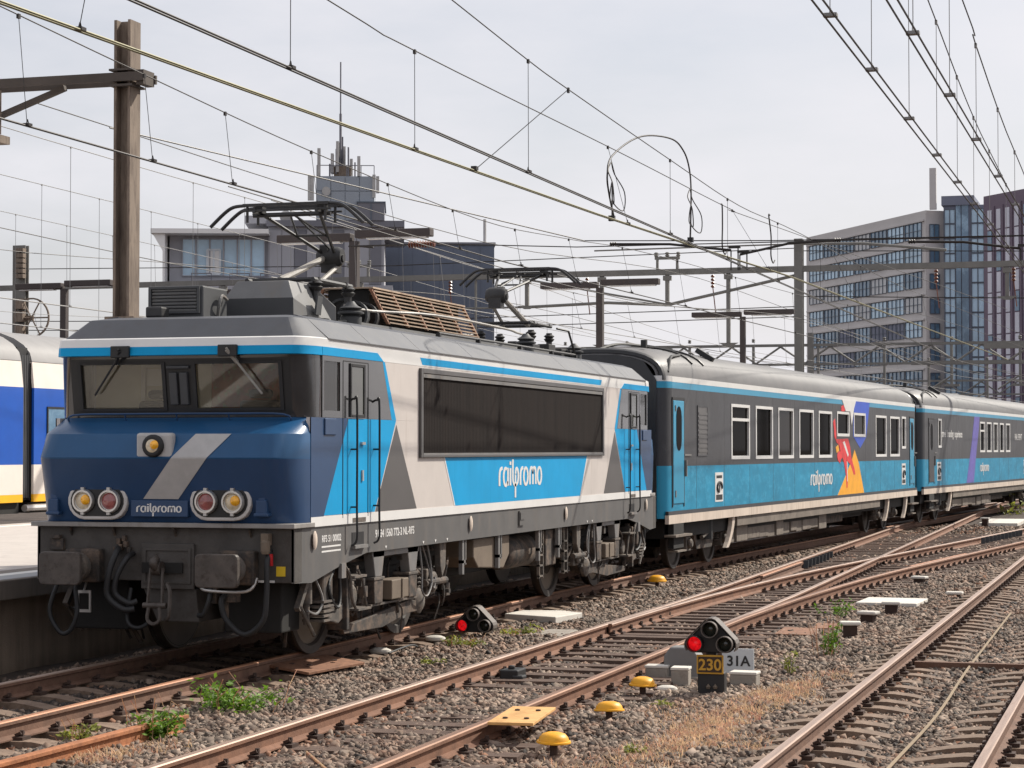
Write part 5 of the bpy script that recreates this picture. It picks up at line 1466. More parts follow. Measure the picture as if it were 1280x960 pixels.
    wk = MB().box(1.7, 3.4, -.56, -.49, rz(.53), rz(.53) + .04); wk.cbox((4.25, -.98, rz(.98) + .04), (.06, .2, .05), Euler((.55, 0, 0))); wk.cbox((4.5, -.9, rz(.9) + .04), (.05, .08, .04)); wk.cbox((1.0, -.7, rz(.7) + .05), (.05, .05, .07))
    wk.build('roof_walkway', 'black', c)
    MB().tube(smooth_path([(.4, -1.33, 3.66), (.8, -1.26, rz(1.26)), (1.4, -1.18, rz(1.18)), (1.9, -1.12, rz(1.12))], 4), .03, 6).build('roof_cable', 'rubber', c)
    MB().tube(smooth_path([(.2, -.1, 4.08), (.7, -.2, 4.18), (1.2, -.35, rz(.35) + .01), (2.0, -.48, rz(.48) + .01)], 4), .03, 6).build('roof_cable', 'rubber', c)
    for x in (7, 13, 19):
        MB().lathe([(.22, 0), (.22, .04), (.16, .07), (0, .08)], (x, 0, 4.175), (0, 0, 1), 16).build('roof_vent', 'coach_roof', c, smooth=40)
    return c

WT = (2.05, 3.16)
W1 = [(4.6, 6.1, *WT), (6.62, 8.13, *WT), (8.65, 10.13, *WT), (10.7, 12.2, *WT), (12.76, 14.25, *WT), (14.86, 16.35, 2.57, 3.18), (16.93, 18.45, 2.57, 3.18), (19.85, 21.4, *WT), (21.95, 23.4, *WT), (23.75, 24.4, 2.27, 3.18)]
k1 = dict(windows=W1, split=[W1[0]], front_grey=True, doors=[(.40, 1.10, 'coach_cyan'), (25.05, 25.7, 'coach_cyan')], vents=[(2.1, 2.75, 2.15, 3.05)],
          plates=[(3.35, 3.95, 1.23, 1.80), (23.75, 24.35, 1.25, 1.85)], logos=[(11.9, 1.42, 2.35, .23)], texts=[],
          art=[('orange_art', 'orange', [(14.9, 1.12), (18.25, 1.12), (17.55, 1.9), (17.02, 2.24), (16.7, 2.0), (16.1, 1.7), (15.6, 1.45)], .004),
               ('white_art', 'white', [(15.45, 3.477), (17.2, 3.477), (16.95, 3.3), (16.75, 3.0), (16.62, 2.86), (16.45, 3.2), (15.9, 3.2)], .0125),
               ('royal_art', 'royal', [(17.1, 3.478), (19.05, 3.478), (18.90, 3.185), (16.95, 3.185)], .0035), ('royal_art', 'royal', [(18.46, 3.185), (18.90, 3.185), (18.55, 2.565), (18.46, 2.565)], .0035), ('royal_art', 'royal', [(16.86, 2.565), (18.55, 2.565), (17.75, 2.28), (17.25, 2.45)], .0035), ('royal_art', 'royal', [(16.86, 2.565), (16.92, 2.565), (16.92, 3.185), (16.86, 3.0)], .0035),
               ('red_art', 'red_art', [(15.35, 3.3), (15.7, 3.36), (15.95, 3.25), (15.75, 3.19), (15.4, 3.19)], .006), ('orange_art', 'orange', [(14.7, 2.30), (15.0, 2.36), (15.1, 2.22), (14.8, 2.16)], .0065), ('white_art', 'white', [(15.55, 2.42), (15.75, 2.46), (16.25, 2.12), (16.15, 2.06)], .0075), ('white_art', 'white', [(16.02, 1.95), (16.1, 1.95), (16.12, 1.45), (16.06, 1.45)], .0075), ('red_art', 'red_art', [(14.42, 2.92), (14.62, 3.0), (14.75, 2.75), (14.78, 2.5), (15.2, 2.5), (16.2, 2.52), (16.45, 2.3), (16.6, 2.05), (17.0, 1.75), (17.1, 1.62), (16.9, 1.60), (16.5, 1.86), (16.0, 1.98), (16.15, 1.6), (16.1, 1.3), (15.98, 1.28), (15.92, 1.6), (15.7, 1.9), (15.5, 2.05), (15.3, 2.0), (15.2, 1.9), (14.95, 1.98), (14.85, 2.1), (15.0, 2.2), (15.25, 2.2), (15.1, 2.35), (14.8, 2.42), (14.55, 2.55), (14.5, 2.75)], .006)])
coach(9.25, -.03, -.062, 'first coach behind the locomotive with red and orange artwork between its windows', k1)
sh = 1.1
W2 = [(3.4 - sh + .2, 3.95 - sh + .2, 2.3, 3.2)] + [(a - sh, b_ - sh, 2.15, 3.2) for a, b_ in ((11.3, 12.3), (12.7, 13.7), (14.15, 15.1), (15.55, 16.45), (16.95, 17.95))] + [(20.5, 21.9, 2.15, 3.2), (22.4, 23.8, 2.15, 3.2)]
k2 = dict(windows=W2, split=[W2[1]], front_grey=False, doors=[(.95, 1.75, 'coach_grey'), (25.05, 25.7, 'coach_cyan')], vents=[], plates=[(2.3, 2.95, 1.28, 1.86), (20.2, 20.6, 1.3, 1.85)],
          logos=[(10.2, 1.50, 1.8, .20)], texts=[(3.1, 2.64, 'travel  branding  experience', .32), (18.0, 2.6, 'RAIL EVENT', .34)],
          art=[('purple_art', 'purple', [(7.5, 1.14), (8.9, 1.14), (9.5, 2.2), (10.0, 3.0), (10.15, 3.36), (9.1, 3.36), (8.5, 2.4)], .004)])
coach(36.55, -1.72, -.086, 'second coach at the right edge with a purple stripe and small white lettering', k2)

# ---------------------------------------------------------------- double-deck passenger train on the far side of the platform
dd = empty('double_deck_train', (0, 12.75, 0), label='blue, white and yellow double-deck train across the platform at left', category='train')
def dd_body(xa, xb):
    ys, yt = -1.40, -1.45
    prof = [(1.22, .0), (1.45, .0)]
    def side(name, m, z0, z1, y0=-1.45, y1=-1.45):
        for s in (-1, 1):
            MB().add([(xa, s * -y0, z0), (xb, s * -y0, z0), (xb, s * -y1, z1), (xa, s * -y1, z1), (xa, s * (-y0 - .05), z0), (xb, s * (-y0 - .05), z0), (xb, s * (-y1 - .05), z1), (xa, s * (-y1 - .05), z1)],
                     [(0, 1, 2, 3), (4, 7, 6, 5), (0, 4, 5, 1), (1, 5, 6, 2), (2, 6, 7, 3), (3, 7, 4, 0)]).build(name, m, dd)
    side('yellow_band', 'dd_yellow', 1.22, 1.37); side('white_band', 'dd_white', 1.371, 1.95); side('blue_band', 'dd_blue', 1.951, 3.46)
    side('white_top', 'dd_white', 3.461, 3.97, -1.45, -1.40)
    pr_ = [(-1.40, 3.971)]
    for k in range(0, 13):
        a = R(180 - 15 * k); pr_.append((1.40 * math.cos(a), 3.98 + .66 * math.sin(a)))
    MB().prism([(y, z) for y, z in pr_[1:]], 'x', xa, xb).build('roof', 'dd_roof', dd, smooth=40)
    MB().box(xa, xb, -1.36, 1.36, 1.0, 1.21).build('underframe', 'under_dark', dd)
    MB().box(xa, xb, -1.38, 1.38, 1.25, 3.95).build('inner', 'cab_dark', dd)
    x = xa + .55
    while x + 1.5 < xb - .5:
        for z0, z1 in ((2.52, 3.06),):
            w = empty('window', (0, 0, 0), parent=dd)
            MB().box(x, x + 1.5, -1.462, -1.452, z0, z1).build('pane', 'b_window', w)
            f = MB(); f.box(x - .04, x, -1.47, -1.45, z0 - .04, z1 + .04); f.box(x + 1.5, x + 1.54, -1.47, -1.45, z0 - .04, z1 + .04); f.box(x, x + 1.5, -1.47, -1.45, z0 - .04, z0); f.box(x, x + 1.5, -1.47, -1.45, z1, z1 + .04); f.box(x + .72, x + .76, -1.468, -1.45, z0, z1)
            f.build('frame', 'black', w)
        x += 2.05
dd_body(-16, 8.78); dd_body(9.2, 34)
g = MB()
for k in range(6): g.box(8.80 + k * .066, 8.84 + k * .066, -1.36, 1.36, 1.3, 4.1)
g.build('gangway_bellows', 'roof_box', dd)
MB().box(8.79, 9.19, -1.30, 1.30, 1.25, 4.25).build('gangway', 'rubber', dd)
for x in (5.0, 13.0):
    b = MB().box(x - 1.4, x + 1.4, -1.25, -1.1, .55, .9)
    b.build('bogie_frame', 'under_dark', dd, bevel=.02)
    for ax in (-1.1, 1.1): inst(cw_me, 'wheel', dd, (x + ax, -.79, .46), (0, 0, math.pi))
MB().tube([(8.9, -1.42, 1.1), (12.5, -1.42, 1.1)], .07, 8).build('underfloor_pipe', 'alu', dd)
# ---------------------------------------------------------------- overhead line
def h_mast(b, x, y, z0, z1, w=.28, d=.26, t=.035):
    b.box(x - d / 2, x - d / 2 + t, y - w / 2, y + w / 2, z0, z1)
    b.box(x + d / 2 - t, x + d / 2, y - w / 2, y + w / 2, z0, z1)
    b.box(x - d / 2 + t, x + d / 2 - t, y - t / 2, y + t / 2, z0, z1)
def catmull_z(pts, x):
    xs = [p[0] for p in pts]
    return tuple(float(np.interp(x, xs, [p[k] for p in pts])) for k in (1, 2))
def overhead(label, contact, mess, drops, gauge=.02, cm='wire_dark', mm='wire_dark', dm='wire_dark', rc=.0075, rm=.0065, rd=.0035, clampsz=1.0, double=True):
    """contact, mess: lists of (x,y,z)"""
    r_ = empty('overhead_line', (0, 0, 0), label=label, category='wire', group='overhead lines above the tracks')
    for dy in ((-gauge, gauge) if double else (0,)):
        MB().tube([(p[0], p[1] + dy, p[2]) for p in contact], rc, 6).build('contact_wire', cm, r_)
    mp = smooth_path(mess, 5)
    MB().tube(mp, rm, 6).build('messenger_wire', mm, r_)
    mz = [(p.x, p.y, p.z) for p in mp]
    for x in drops:
        my, mz_ = catmull_z(mz, x); cy_, cz_ = catmull_z(contact, x)
        b = MB().tube([(x, my, mz_), (x + rnd.uniform(-.02, .02), cy_, cz_)], rd, 5)
        b.cbox((x, my, mz_ - .012), (.02, .012, .022))
        b.cbox((x, cy_, cz_ + .012), (.035, gauge + .012, .012)); b.tube([(x - .02, cy_, cz_ + .02), (x, cy_, cz_ + .06), (x + .02, cy_, cz_ + .02)], .006, 4)
        b.build('dropper', dm, r_)
    return r_
overhead('overhead line above the locomotive, touching its front pantograph', [(-24, -.05, 5.2), (4, -.05, 5.21), (30, -1.2, 5.22), (46, -2.4, 5.2), (75, -5, 5.2)],
         [(-24, .05, 6.9), (-14, .05, 6.38), (-11.3, .05, 6.24), (-8.4, .05, 6.1), (-4, .05, 5.92), (2.8, .05, 5.78), (7.4, -.05, 5.92), (13.4, -.3, 6.14), (30, -1.2, 6.3), (46, -2.4, 6.8), (75, -5, 6.6)],
         [-11.15, -8.6, -6.6, -4.05, -1.3, 1.5, 4.6, 7.6, 11, 15, 20, 26, 33], double=False, rc=.011)
overhead('dark double contact wire over the turnout, third line from the left at the top edge', [(-24, -3.5, 5.2), (46, -3.5, 5.22), (110, -8, 5.2)],
         [(-24, -3.5, 7.0), (-12, -3.5, 6.68), (-9.2, -3.5, 6.54), (-6.6, -3.5, 6.41), (-5, -3.5, 6.36), (.4, -3.5, 6.24), (5.4, -3.5, 6.16), (11.5, -3.5, 6.3), (28, -3.5, 6.5), (46, -3.5, 7.0), (110, -8, 6.8)],
         [-18, -13.2, -6.65, 0.3, 4.4, 9, 14, 20, 27, 36], rc=.008)
overhead('greenish double contact wire running from the upper left corner past the mast', [(-24, -2.55, 5.2), (-16.5, -2.62, 5.2), (-8.6, -2.9, 5.21), (-2.4, -3.15, 5.22), (3.1, -3.4, 5.25), (9, -3.7, 5.3), (46, -5.0, 5.3)],
         [(-24, -2.9, 6.6), (-11, -2.9, 6.24), (-8.6, -2.9, 6.2), (-.2, -2.95, 6.28), (7.2, -3.0, 6.32), (11, -3.1, 6.4), (46, -5, 7.0)],
         [-15.05, -8.6, -1.0, 7.4, 16], cm='wire_green', rc=.009)
overhead('double contact wire at upper right, left one of the pair over the right track', [(-24, -7.81, 5.2), (60, -7.81, 5.22), (140, -8.5, 5.2)],
         [(-24, -7.81, 7.3), (-12, -7.81, 6.9), (-7.5, -7.81, 6.63), (-4.3, -7.81, 6.39), (-2.2, -7.81, 6.27), (.2, -7.81, 6.2), (8, -7.81, 6.1), (20, -7.81, 6.3), (46, -7.9, 7.0), (140, -8.5, 6.9)],
         [-14.0, -11.8, -9.2, -6.7, -4.4, -2.2, .3, 3.5, 8, 14, 22], gauge=.035, rc=.008, dm='wire_pale')
overhead('double contact wire at upper right, right one of the pair near the image edge', [(-24, -8.28, 5.2), (60, -8.28, 5.22), (140, -9, 5.2)],
         [(-24, -8.28, 6.7), (-9.1, -8.28, 6.27), (-7.7, -8.28, 6.13), (-2, -8.28, 5.86), (8, -8.28, 5.9), (46, -8.3, 7.0), (140, -9, 6.9)],
         [-13.2, -10.4, -7.7, -4.8, -2.0, 2, 7, 14, 22], gauge=.035, rc=.008, dm='wire_pale')
for k, (yy, zm, lab) in enumerate(((12.75, 8.85, 'thin overhead line above the blue double-deck train'), (17.3, 9.05, 'thin overhead line beyond the double-deck train, middle one at far left'), (22.0, 9.2, 'farthest thin overhead line at the left, lowest in the sky'))):
    overhead(lab, [(-5, yy, 5.35), (46, yy, 5.35), (140, yy - 5, 5.35)], [(-5, yy, zm + .25), (12, yy, zm), (28, yy, zm - .1), (46, yy, zm - .3), (80, yy - 2, zm - 1.5), (140, yy - 5, zm - .6)],
             [4 + 3.1 * j + .7 * k for j in range(18)], double=False, rc=.014, rm=.010, rd=.006, cm='wire_pale', mm='wire_pale', dm='wire_pale')
for k, (yy, lab) in enumerate(((6.6, 'thin overhead line above the platform, sagging past the big mast'), (26.5, 'overhead line far beyond the platform lamps at left'))):
    overhead(lab, [(10, yy, 5.6), (140, yy - 8, 5.6)], [(10, yy, 7.1), (30, yy - 1, 6.6), (60, yy - 3, 7.4), (100, yy - 5, 6.6), (140, yy - 8, 7.4)], [14 + 5 * j for j in range(14)], double=False, rc=.012, rm=.010, rd=.006, cm='wire_pale', mm='wire_pale', dm='wire_pale')
for k, (ya_, yb_, lab) in enumerate(((-5.6, -16, 'distant overhead line descending in front of the office block'), (-10.5, -14, 'distant overhead line at the right edge before the dark tower'))):
    overhead(lab, [(46, ya_, 5.3), (170, yb_, 5.3)], [(46, ya_, 7.0), (80, (ya_ * .7 + yb_ * .3), 6.3), (110, (ya_ * .5 + yb_ * .5), 7.0), (140, ya_ * .3 + yb_ * .7, 6.3), (170, yb_, 7.0)], [50 + 6 * j for j in range(18)], double=False, rc=.015, rm=.012, rd=.008)
for (ya_, za_, yb_, zb_, lab) in ((4.8, 6.6, -6.0, 6.4, 'thin feeder wire passing above the coach roofs'), (8.5, 8.2, -1.0, 7.6, 'thin feeder wire above the platform lamps'), (15.0, 7.4, 6.0, 7.0, 'thin feeder wire behind the front pantograph'), (25.0, 8.6, 12.0, 8.0, 'thin feeder wire low over the far left tracks')):
    MB().tube(smooth_path([(4, ya_, za_), (25, ya_ * .85 + yb_ * .15, za_ - .5), (46, ya_ * .7 + yb_ * .3, za_ + .1), (80, ya_ * .45 + yb_ * .55, za_ - .6), (135, yb_, zb_)], 5), .011, 5).build('feeder_wire', 'wire_dark', label=lab, category='wire', group='thin feeder wires')
# slanted tie between the two lines and the electrical jumper loops
t = MB().tube([(-5.02, -3.5, 6.36), (-6.9, -2.98, 5.22)], .005, 5); t.cbox((-5.02, -3.5, 6.35), (.02, .012, .03)); t.cbox((-6.9, -2.98, 5.24), (.04, .03, .02))
t.build('tie_wire', 'wire_dark', label='slanting tie wire between the greenish and dark overhead lines', category='wire')
jl = empty('jumper_cable', (0, 0, 0), label='large black jumper loop arching over the overhead wires', category='cable')
b = MB().tube(smooth_path([(-1.36, -3.12, 5.28), (-1.62, -3.12, 5.55), (-1.72, -3.12, 5.80), (-1.36, -3.1, 6.10), (-.23, -3.2, 6.50), (1.0, -3.35, 6.64), (1.62, -3.4, 6.55), (1.80, -3.45, 6.30), (1.68, -3.5, 5.9), (1.6, -3.5, 5.24)], 8), .012, 7)
b.build('main_loop', 'wire_dark', jl, smooth=60)
for (x, y) in ((-1.5, -3.12), (1.62, -3.5)):
    for dx, zz in ((-.34, 5.62), (.30, 5.58)):
        MB().tube(smooth_path([(x, y, 6.0), (x + dx * .5, y, 5.86), (x + dx, y - .1, zz + .05), (x + dx * .8, y - .1, zz - .2), (x + dx * .25, y, zz - .1), (x + .05, y, zz + .12), (x + .02, y, 5.26)], 6), .008, 6).build('strand', 'wire_dark', jl)
    MB().cbox((x + .02, y, 5.26), (.035, .04, .035)).build('clamp', 'black', jl)
for x, y, s_ in ((6.3, -3.02, 1), (8.2, -3.5, -1)):
    MB().tube(smooth_path([(x, y, 6.3), (x + .1 * s_, y, 6.28), (x + .12, y, 5.95), (x + .1, y, 5.62), (x + .3, y, 5.50), (x + .5, y, 5.56)], 6), .012, 6).build('jumper_hook', 'wire_dark', label='small hooked jumper wire %s the large loop' % ('nearest right of' if s_ > 0 else 'farther right of'), category='cable')
# cross-span with steady arms holding the wires over the turnout
cs = empty('cross_span', (7, 0, 0), label='thin cross-span wire with steady arms right of the jumper loop', category='wire')
MB().tube([(-11.25, 2.7, 6.3), (0, -.5, 5.83), (0, -3.8, 5.74), (0, -9.5, 5.7), (0, -16, 5.8)], .010, 6).build('span_wire', 'wire_dark', cs)
for (y0, y1, z0, z1) in ((-.95, -3.05, 5.76, 5.60), (-4.9, -3.2, 5.72, 5.52), (-6.0, -7.8, 5.66, 5.5)):
    a = MB().tube([(0, y0, z0), (0, (y0 + y1) / 2, z0 - .03), (0, y1, z1)], .022, 7); a.cyl((0, y1, z1), (0, y1, 5.26), .012, 5); a.cyl((0, y1 - .12, z1 + .05), (0, y1 - .12, 5.26), .012, 5); a.cbox((0, y1 - .06, z1 + .05), (.03, .1, .02))
    a.lathe([(.02, 0), (.04, .02), (.02, .04), (.04, .06), (.02, .08), (.04, .10), (.02, .12)], (0, y0, z0), (0, -1 if y1 < y0 else 1, 0), 8)
    a.build('steady_arm', 'wire_dark', cs)
for x_ in (-16.0,):
    m = MB(); h_mast(m, 0, x_, .3 if x_ > 0 else -.3, 7.2, .2, .2, .025)
    m.build('support_post', 'mast_grey', cs)

# big mast beside the locomotive with its cantilever
bm = empty('catenary_mast', (-4.25, 2.46, .83), label='tall rusty brown steel mast standing on the platform behind the locomotive cab', category='mast')
m = MB()
for s in (-1, 1): m.box(-.14, .14, s * .095 - .018, s * .095 + .018, 0, 6.80)
m.box(-.015, .015, -.077, .077, 0, 6.80)
m.build('column', 'mast_steel', bm)
MB().box(-.2, .2, -.2, .2, 0, .04).build('base_plate', 'mast_steel', bm)
a = MB()
a.box(-.19, -.15, -.32, 7.4, 6.02, 6.13); a.box(.15, .19, -.32, 7.4, 6.02, 6.13)
a.box(-.15, .15, -.30, -.20, 5.98, 6.16); a.box(-.19, .19, -.16, .16, 5.96, 5.985); a.box(-.19, .19, -.16, .16, 6.155, 6.18)
a.build('cantilever_beam', 'mast_dark', bm)
MB().cbox((0, 2.05, 5.60), (.035, 1.25, .035), Euler((-.33, 0, 0))).build('brace', 'mast_dark', bm)
c = MB(); c.cbox((-.02, .0, 3.05), (.17, .2, .025)); c.cbox((.1, -.15, 3.05), (.2, .03, .02)); c.build('bracket', 'mast_steel', bm)
MB().box(-.2, .05, 1.68, 1.86, 5.32, 5.42).build('lamp_box', 'mast_steel', bm)
MB().cyl((-.1, 1.74, 5.44), (-.1, 1.74, 6.0), .02, 6).build('lamp_hanger', 'mast_steel', bm)

# portal across the tracks
po = empty('catenary_portal', (46, 0, 0), label='steel portal with a long horizontal beam spanning the tracks behind the coaches', category='portal')
for y in (2.1, 32.6, -16.0):
    m = MB(); h_mast(m, 0, y, -.3, 9.6 if y < 20 else 10.2, .30 if y < 20 else .55, .30, .04); m.build('column', 'mast_grey', po)
MB().box(-.12, .12, -17, 38, 8.45, 8.65).build('beam', 'mast_grey', po)
ar = MB().tube([(-.3, 1.95, 9.40), (-.3, -.2, 9.35), (-.3, -3.0, 9.05)], .05, 8)
ar.tube([(-.3, 2.2, 9.4), (-.3, 9.4, 9.35)], .03, 6)
ar.build('top_arm', 'mast_grey', po)
for y in (18.5, 12.0, 9.2, 6.8, 4.6, -5.0, -8, -12, 24):
    h = MB(); zl = 6.0 if y in (9.2, 4.6) else 7.45
    h.box(-.07, .07, y - .065, y + .065, zl, 8.45); h.box(-.1, .1, y - .14, y + .14, 8.25, 8.42)
    h.prism([(y - .35, zl), (y + .35, zl), (y + .1, zl - .12), (y - .1, zl - .12)], 'x', -.06, .06)
    h.build('drop_post', 'mast_grey', po)
for y in (18.5, 6.8, -8):
    h = MB(); h.box(-.05, .05, y - .45, y + .45, 9.0, 9.1); h.box(-.05, .05, y - .4, y - .32, 8.66, 9.0); h.box(-.05, .05, y + .32, y + .4, 8.66, 9.0)
    for yy in (-.4, 0, .4): h.lathe([(.05, 0), (.09, .04), (.05, .08), (.09, .12), (.05, .16)], (0, y + yy, 9.1), (0, 0, 1), 8)
    h.build('switch_frame', 'mast_grey', po)
tr = MB()
tr.tube([(0, 12.0, 7.4), (0, 9.0, 7.5), (0, 6.8, 7.38), (0, 2.1, 8.35)], .06, 6); tr.tube([(0, 18.5, 7.4), (0, 12, 7.4)], .04, 6)
tr.tube([(0, 12, 8.4), (0, 6.8, 7.4)], .04, 6)
tr.build('brace', 'mast_grey', po)
for y in (12.75, 17.3, 22.0):
    h = MB().tube([(0, y + 1.2, 8.42), (0, y + 1.2, 6.2), (-.1, y, 5.5)], .05, 6); h.build('registration_arm', 'mast_grey', po)
tw = MB()
tw.lathe([(.72, -.03), (.78, -.03), (.78, .03), (.72, .03), (.72, -.03)], (-.3, 31.95, 7.35), (1, 0, 0), 28)
for k in range(6):
    a_ = R(60 * k); tw.tube([(-.3, 31.95, 7.35), (-.3, 31.95 + .74 * math.cos(a_), 7.35 + .74 * math.sin(a_))], .03, 5)
tw.box(-.2, -.1, 31.95, 32.6, 7.25, 7.45)
tw.build('tension_wheel', 'mast_steel', po)
wt = MB()
for k in range(6): wt.box(-.42, -.16, 32.28, 32.62, 8.9 + k * .2, 9.06 + k * .2)
for k in range(4): wt.box(-.42, -.16, 32.28, 32.62, 6.2 + k * .5, 6.6 + k * .5)
wt.build('balance_weight', 'mast_steel', po, kind='stuff')

for z_, y0_, y1_ in ((7.25, 32.5, 2.1), (9.3, 32.5, 2.1), (7.6, 2.1, -16), (9.2, 2.1, -16), (6.9, 32.5, 2.1)):
    MB().tube([(.2, y0_, z_), (.2, (y0_ + y1_) / 2, z_ - .25), (.2, y1_, z_)], .018, 6).build('span_wire', 'wire_dark', po)
for y_ in (26, 20.5, 15, 9.8, 5.2, -2.6, -5.2, -7.9, -11):
    q_ = MB()
    for k_ in range(4): q_.lathe([(.04, 0), (.08, .05), (.04, .1)], (.2, y_, 8.45 - .12 * (k_ + 1)), (0, 0, 1), 8)
    q_.tube([(.2, y_, 8.0), (.2, y_ - .1, 7.1)], .02, 5)
    q_.build('hanger_insulator', 'insulator', po)
def far_portal(X, ya, yb, z, label, lattice, masts):
    p = empty('catenary_portal', (X, 0, 0), label=label, category='portal', group='distant catenary portals')
    if lattice:
        c = MB(); c.box(-.1, .1, ya, yb, z, z + .18); c.build('top_chord', 'mast_grey', p)
        c = MB(); c.box(-.1, .1, ya, yb, z - 1.25, z - 1.1); c.build('bottom_chord', 'mast_grey', p)
        c = MB(); n_ = int((yb - ya) / 1.6)
        for i in range(n_):
            y0 = ya + (yb - ya) * i / n_; y1 = ya + (yb - ya) * (i + 1) / n_
            c.tube([(0, y0, z - 1.1 if i % 2 else z), (0, y1, z if i % 2 else z - 1.1)], .07, 5)
        c.build('lattice', 'mast_grey', p)
    else:
        MB().box(-.14, .14, ya, yb, z, z + .3).build('beam', 'mast_grey', p)
    for y in masts:
        m = MB(); h_mast(m, 0, y, -.3, z + .9, .34, .34, .05); m.build('column', 'mast_grey', p)
    y = ya + 2
    while y < yb:
        h = MB()
        h.box(-.08, .08, y - .08, y + .08, z - 2.6, z); h.box(-.1, .1, y - .5, y + .5, z - 2.7, z - 2.55); h.tube([(0, y, z - 2), (0, y + 1.4, z - 2.9)], .06, 5); h.lathe([(.07, 0), (.13, .06), (.07, .12), (.13, .18), (.07, .24)], (0, y, z + .3), (0, 0, 1), 8)
        y += 4.3
        h.build('drop_post', 'mast_grey', p)
    return p
far_portal(112, -12, 40, 9.0, 'distant lattice portal beam seen above the coach roof', True, (-12, 12, 40))
far_portal(88, -24, -1, 7.6, 'dark low portal in front of the office block', False, (-4.7, -9.5, -24))
far_portal(135, -34, 8, 8.6, 'distant beam portal before the foot of the office block', False, (-2, -13, -34))
far_portal(170, -40, 30, 8.4, 'farthest lattice portal at the right behind the coaches', True, (-10, -22, 30))

# T-shaped platform lamps
def t_lamp(x, y, z0, ztop, half, label, m='lamp_brown', w=.09, yaw=0):
    t = empty('platform_lamp', (x, y, z0), yaw, label=label, category='lamp', group='T-shaped platform lamps')
    MB().box(-w, w, -w, w, 0, ztop - z0 - .1).build('pole', m, t)
    for s in (-1, 1):
        MB().box(-.14, .14, min(s * .05, s * half), max(s * .05, s * half), ztop - z0 - .1 + (.06 if s < 0 else 0), ztop - z0 + .07 + (.06 if s < 0 else 0)).build('lamp_arm', m, t, bevel=.02)
        MB().box(-.10, .10, min(s * .3, s * (half - .1)), max(s * .3, s * (half - .1)), ztop - z0 - .13 + (.06 if s < 0 else 0), ztop - z0 - .101 + (.06 if s < 0 else 0)).build('diffuser', 'white', t)
t_lamp(14.35, 6.54, .83, 6.80, 1.75, 'brown T-shaped platform lamp nearest the grey building')
t_lamp(29.4, 5.0, .83, 6.85, 1.7, 'T-shaped platform lamp above the rear of the locomotive')
t_lamp(43.4, 3.6, .83, 6.85, 1.75, 'T-shaped platform lamp beside the portal mast above the coach')
t_lamp(26.0, 19.8, .2, 6.9, 1.5, 'T-shaped platform lamp at far left behind the double-deck train')
# strainer insulator fixed to the near lamp
si = MB()
for k in range(10): si.lathe([(.05, 0), (.085, .02), (.05, .04)], (13.9, 5.15 - k * .06, 6.55), (0, -1, 0), 10)
si.tube([(13.9, 6.5, 6.55), (13.9, 5.15, 6.55)], .02, 6, 1); si.tube([(13.9, 4.55, 6.55), (13.9, 1.5, 6.4), (13.2, -9.0, 6.3), (12.0, -16, 6.4)], .012, 6, 1)
si.cyl((13.9, 6.3, 6.55), (14.3, 6.1, 6.55), .02, 6, 1)
si.build('strain_insulator', ['insulator', 'wire_dark'], label='brown ribbed strain insulator below the near platform lamp arm', category='insulator')

# ---------------------------------------------------------------- buildings
def windows(parent, P, U, Nn, u0, u1, z0, z1, nu, mull, pane='b_window', mm='b_mullion', frame=.06, name='window', nh=1):
    """one window in the wall plane: P origin, U along the wall, Nn outward"""
    w = empty(name, (0, 0, 0), parent=parent)
    def q(b, ua, ub, za, zb, d0, d1, mi=0):
        vs_ = []
        for d in (d0, d1):
            for (u, z) in ((ua, za), (ub, za), (ub, zb), (ua, zb)):
                p = P + U * u + Nn * d; vs_.append((p.x, p.y, p.z + z))
        return b.add(vs_, [(3, 2, 1, 0), (4, 5, 6, 7), (0, 1, 5, 4), (1, 2, 6, 5), (2, 3, 7, 6), (3, 0, 4, 7)], mi)
    q(MB(), u0, u1, z0, z1, -.02, .03).build('pane', pane, w)
    f = MB()
    for k in range(nu + 1):
        u = u0 + (u1 - u0) * k / nu; q(f, u - frame / 2, u + frame / 2, z0, z1, .03, .12)
    for k in range(nh + 1):
        z = z0 + (z1 - z0) * k / nh
        q(f, u0, u1, z - frame / 2, z + frame / 2, .032, .10)
    f.build('frame', mm, w)
    return w
def wall_box(parent, P, U, Nn, u0, u1, z0, z1, d0, d1, m, name):
    b = MB(); vs_ = []
    for d in (d0, d1):
        for (u, z) in ((u0, z0), (u1, z0), (u1, z1), (u0, z1)):
            p = P + U * u + Nn * d; vs_.append((p.x, p.y, p.z + z))
    return b.add(vs_, [(3, 2, 1, 0), (4, 5, 6, 7), (0, 1, 5, 4), (1, 2, 6, 5), (2, 3, 7, 6), (3, 0, 4, 7)]).build(name, m, parent)

# office block with long window bands
ob = empty('office_block', (203.5, 13.9, 0), label='grey stone office block with rows of large windows at the right', category='building')
U = Vector((25.5, 16.6, 0)).normalized(); Nn = Vector((U.y * -1, U.x, 0)); Nn = Vector((-U.y, U.x, 0))
P0 = Vector((0, 0, 0))
if Nn.dot(Vector((-1, -.3, 0))) < 0: Nn = -Nn
wall_box(ob, P0, U, Nn, 0, 31, -1, 27.8, -18, 0, 'b_stone', 'wall')
nfl = 10
for fl in range(nfl):
    zt = 26.6 - fl * 2.65
    for k in range(7):
        a_, b_ = .9 + k * 4.2, .9 + k * 4.2 + 3.85
        windows(ob, P0, U, Nn, a_, b_, zt - 1.7, zt, 4, 0, rnd.choice(['b_window_pale', 'b_window_pale', 'b_window', 'b_blind'] if fl < 4 else ['b_window', 'b_window', 'b_window', 'b_window_pale', 'b_slate']), 'b_mullion', .045, nh=2)
    wall_box(ob, P0, U, Nn, .3, 30.7, zt + .06, zt + .25, .0, .18, 'b_stone', 'sill')
U2 = Vector((U.y, -U.x, 0))
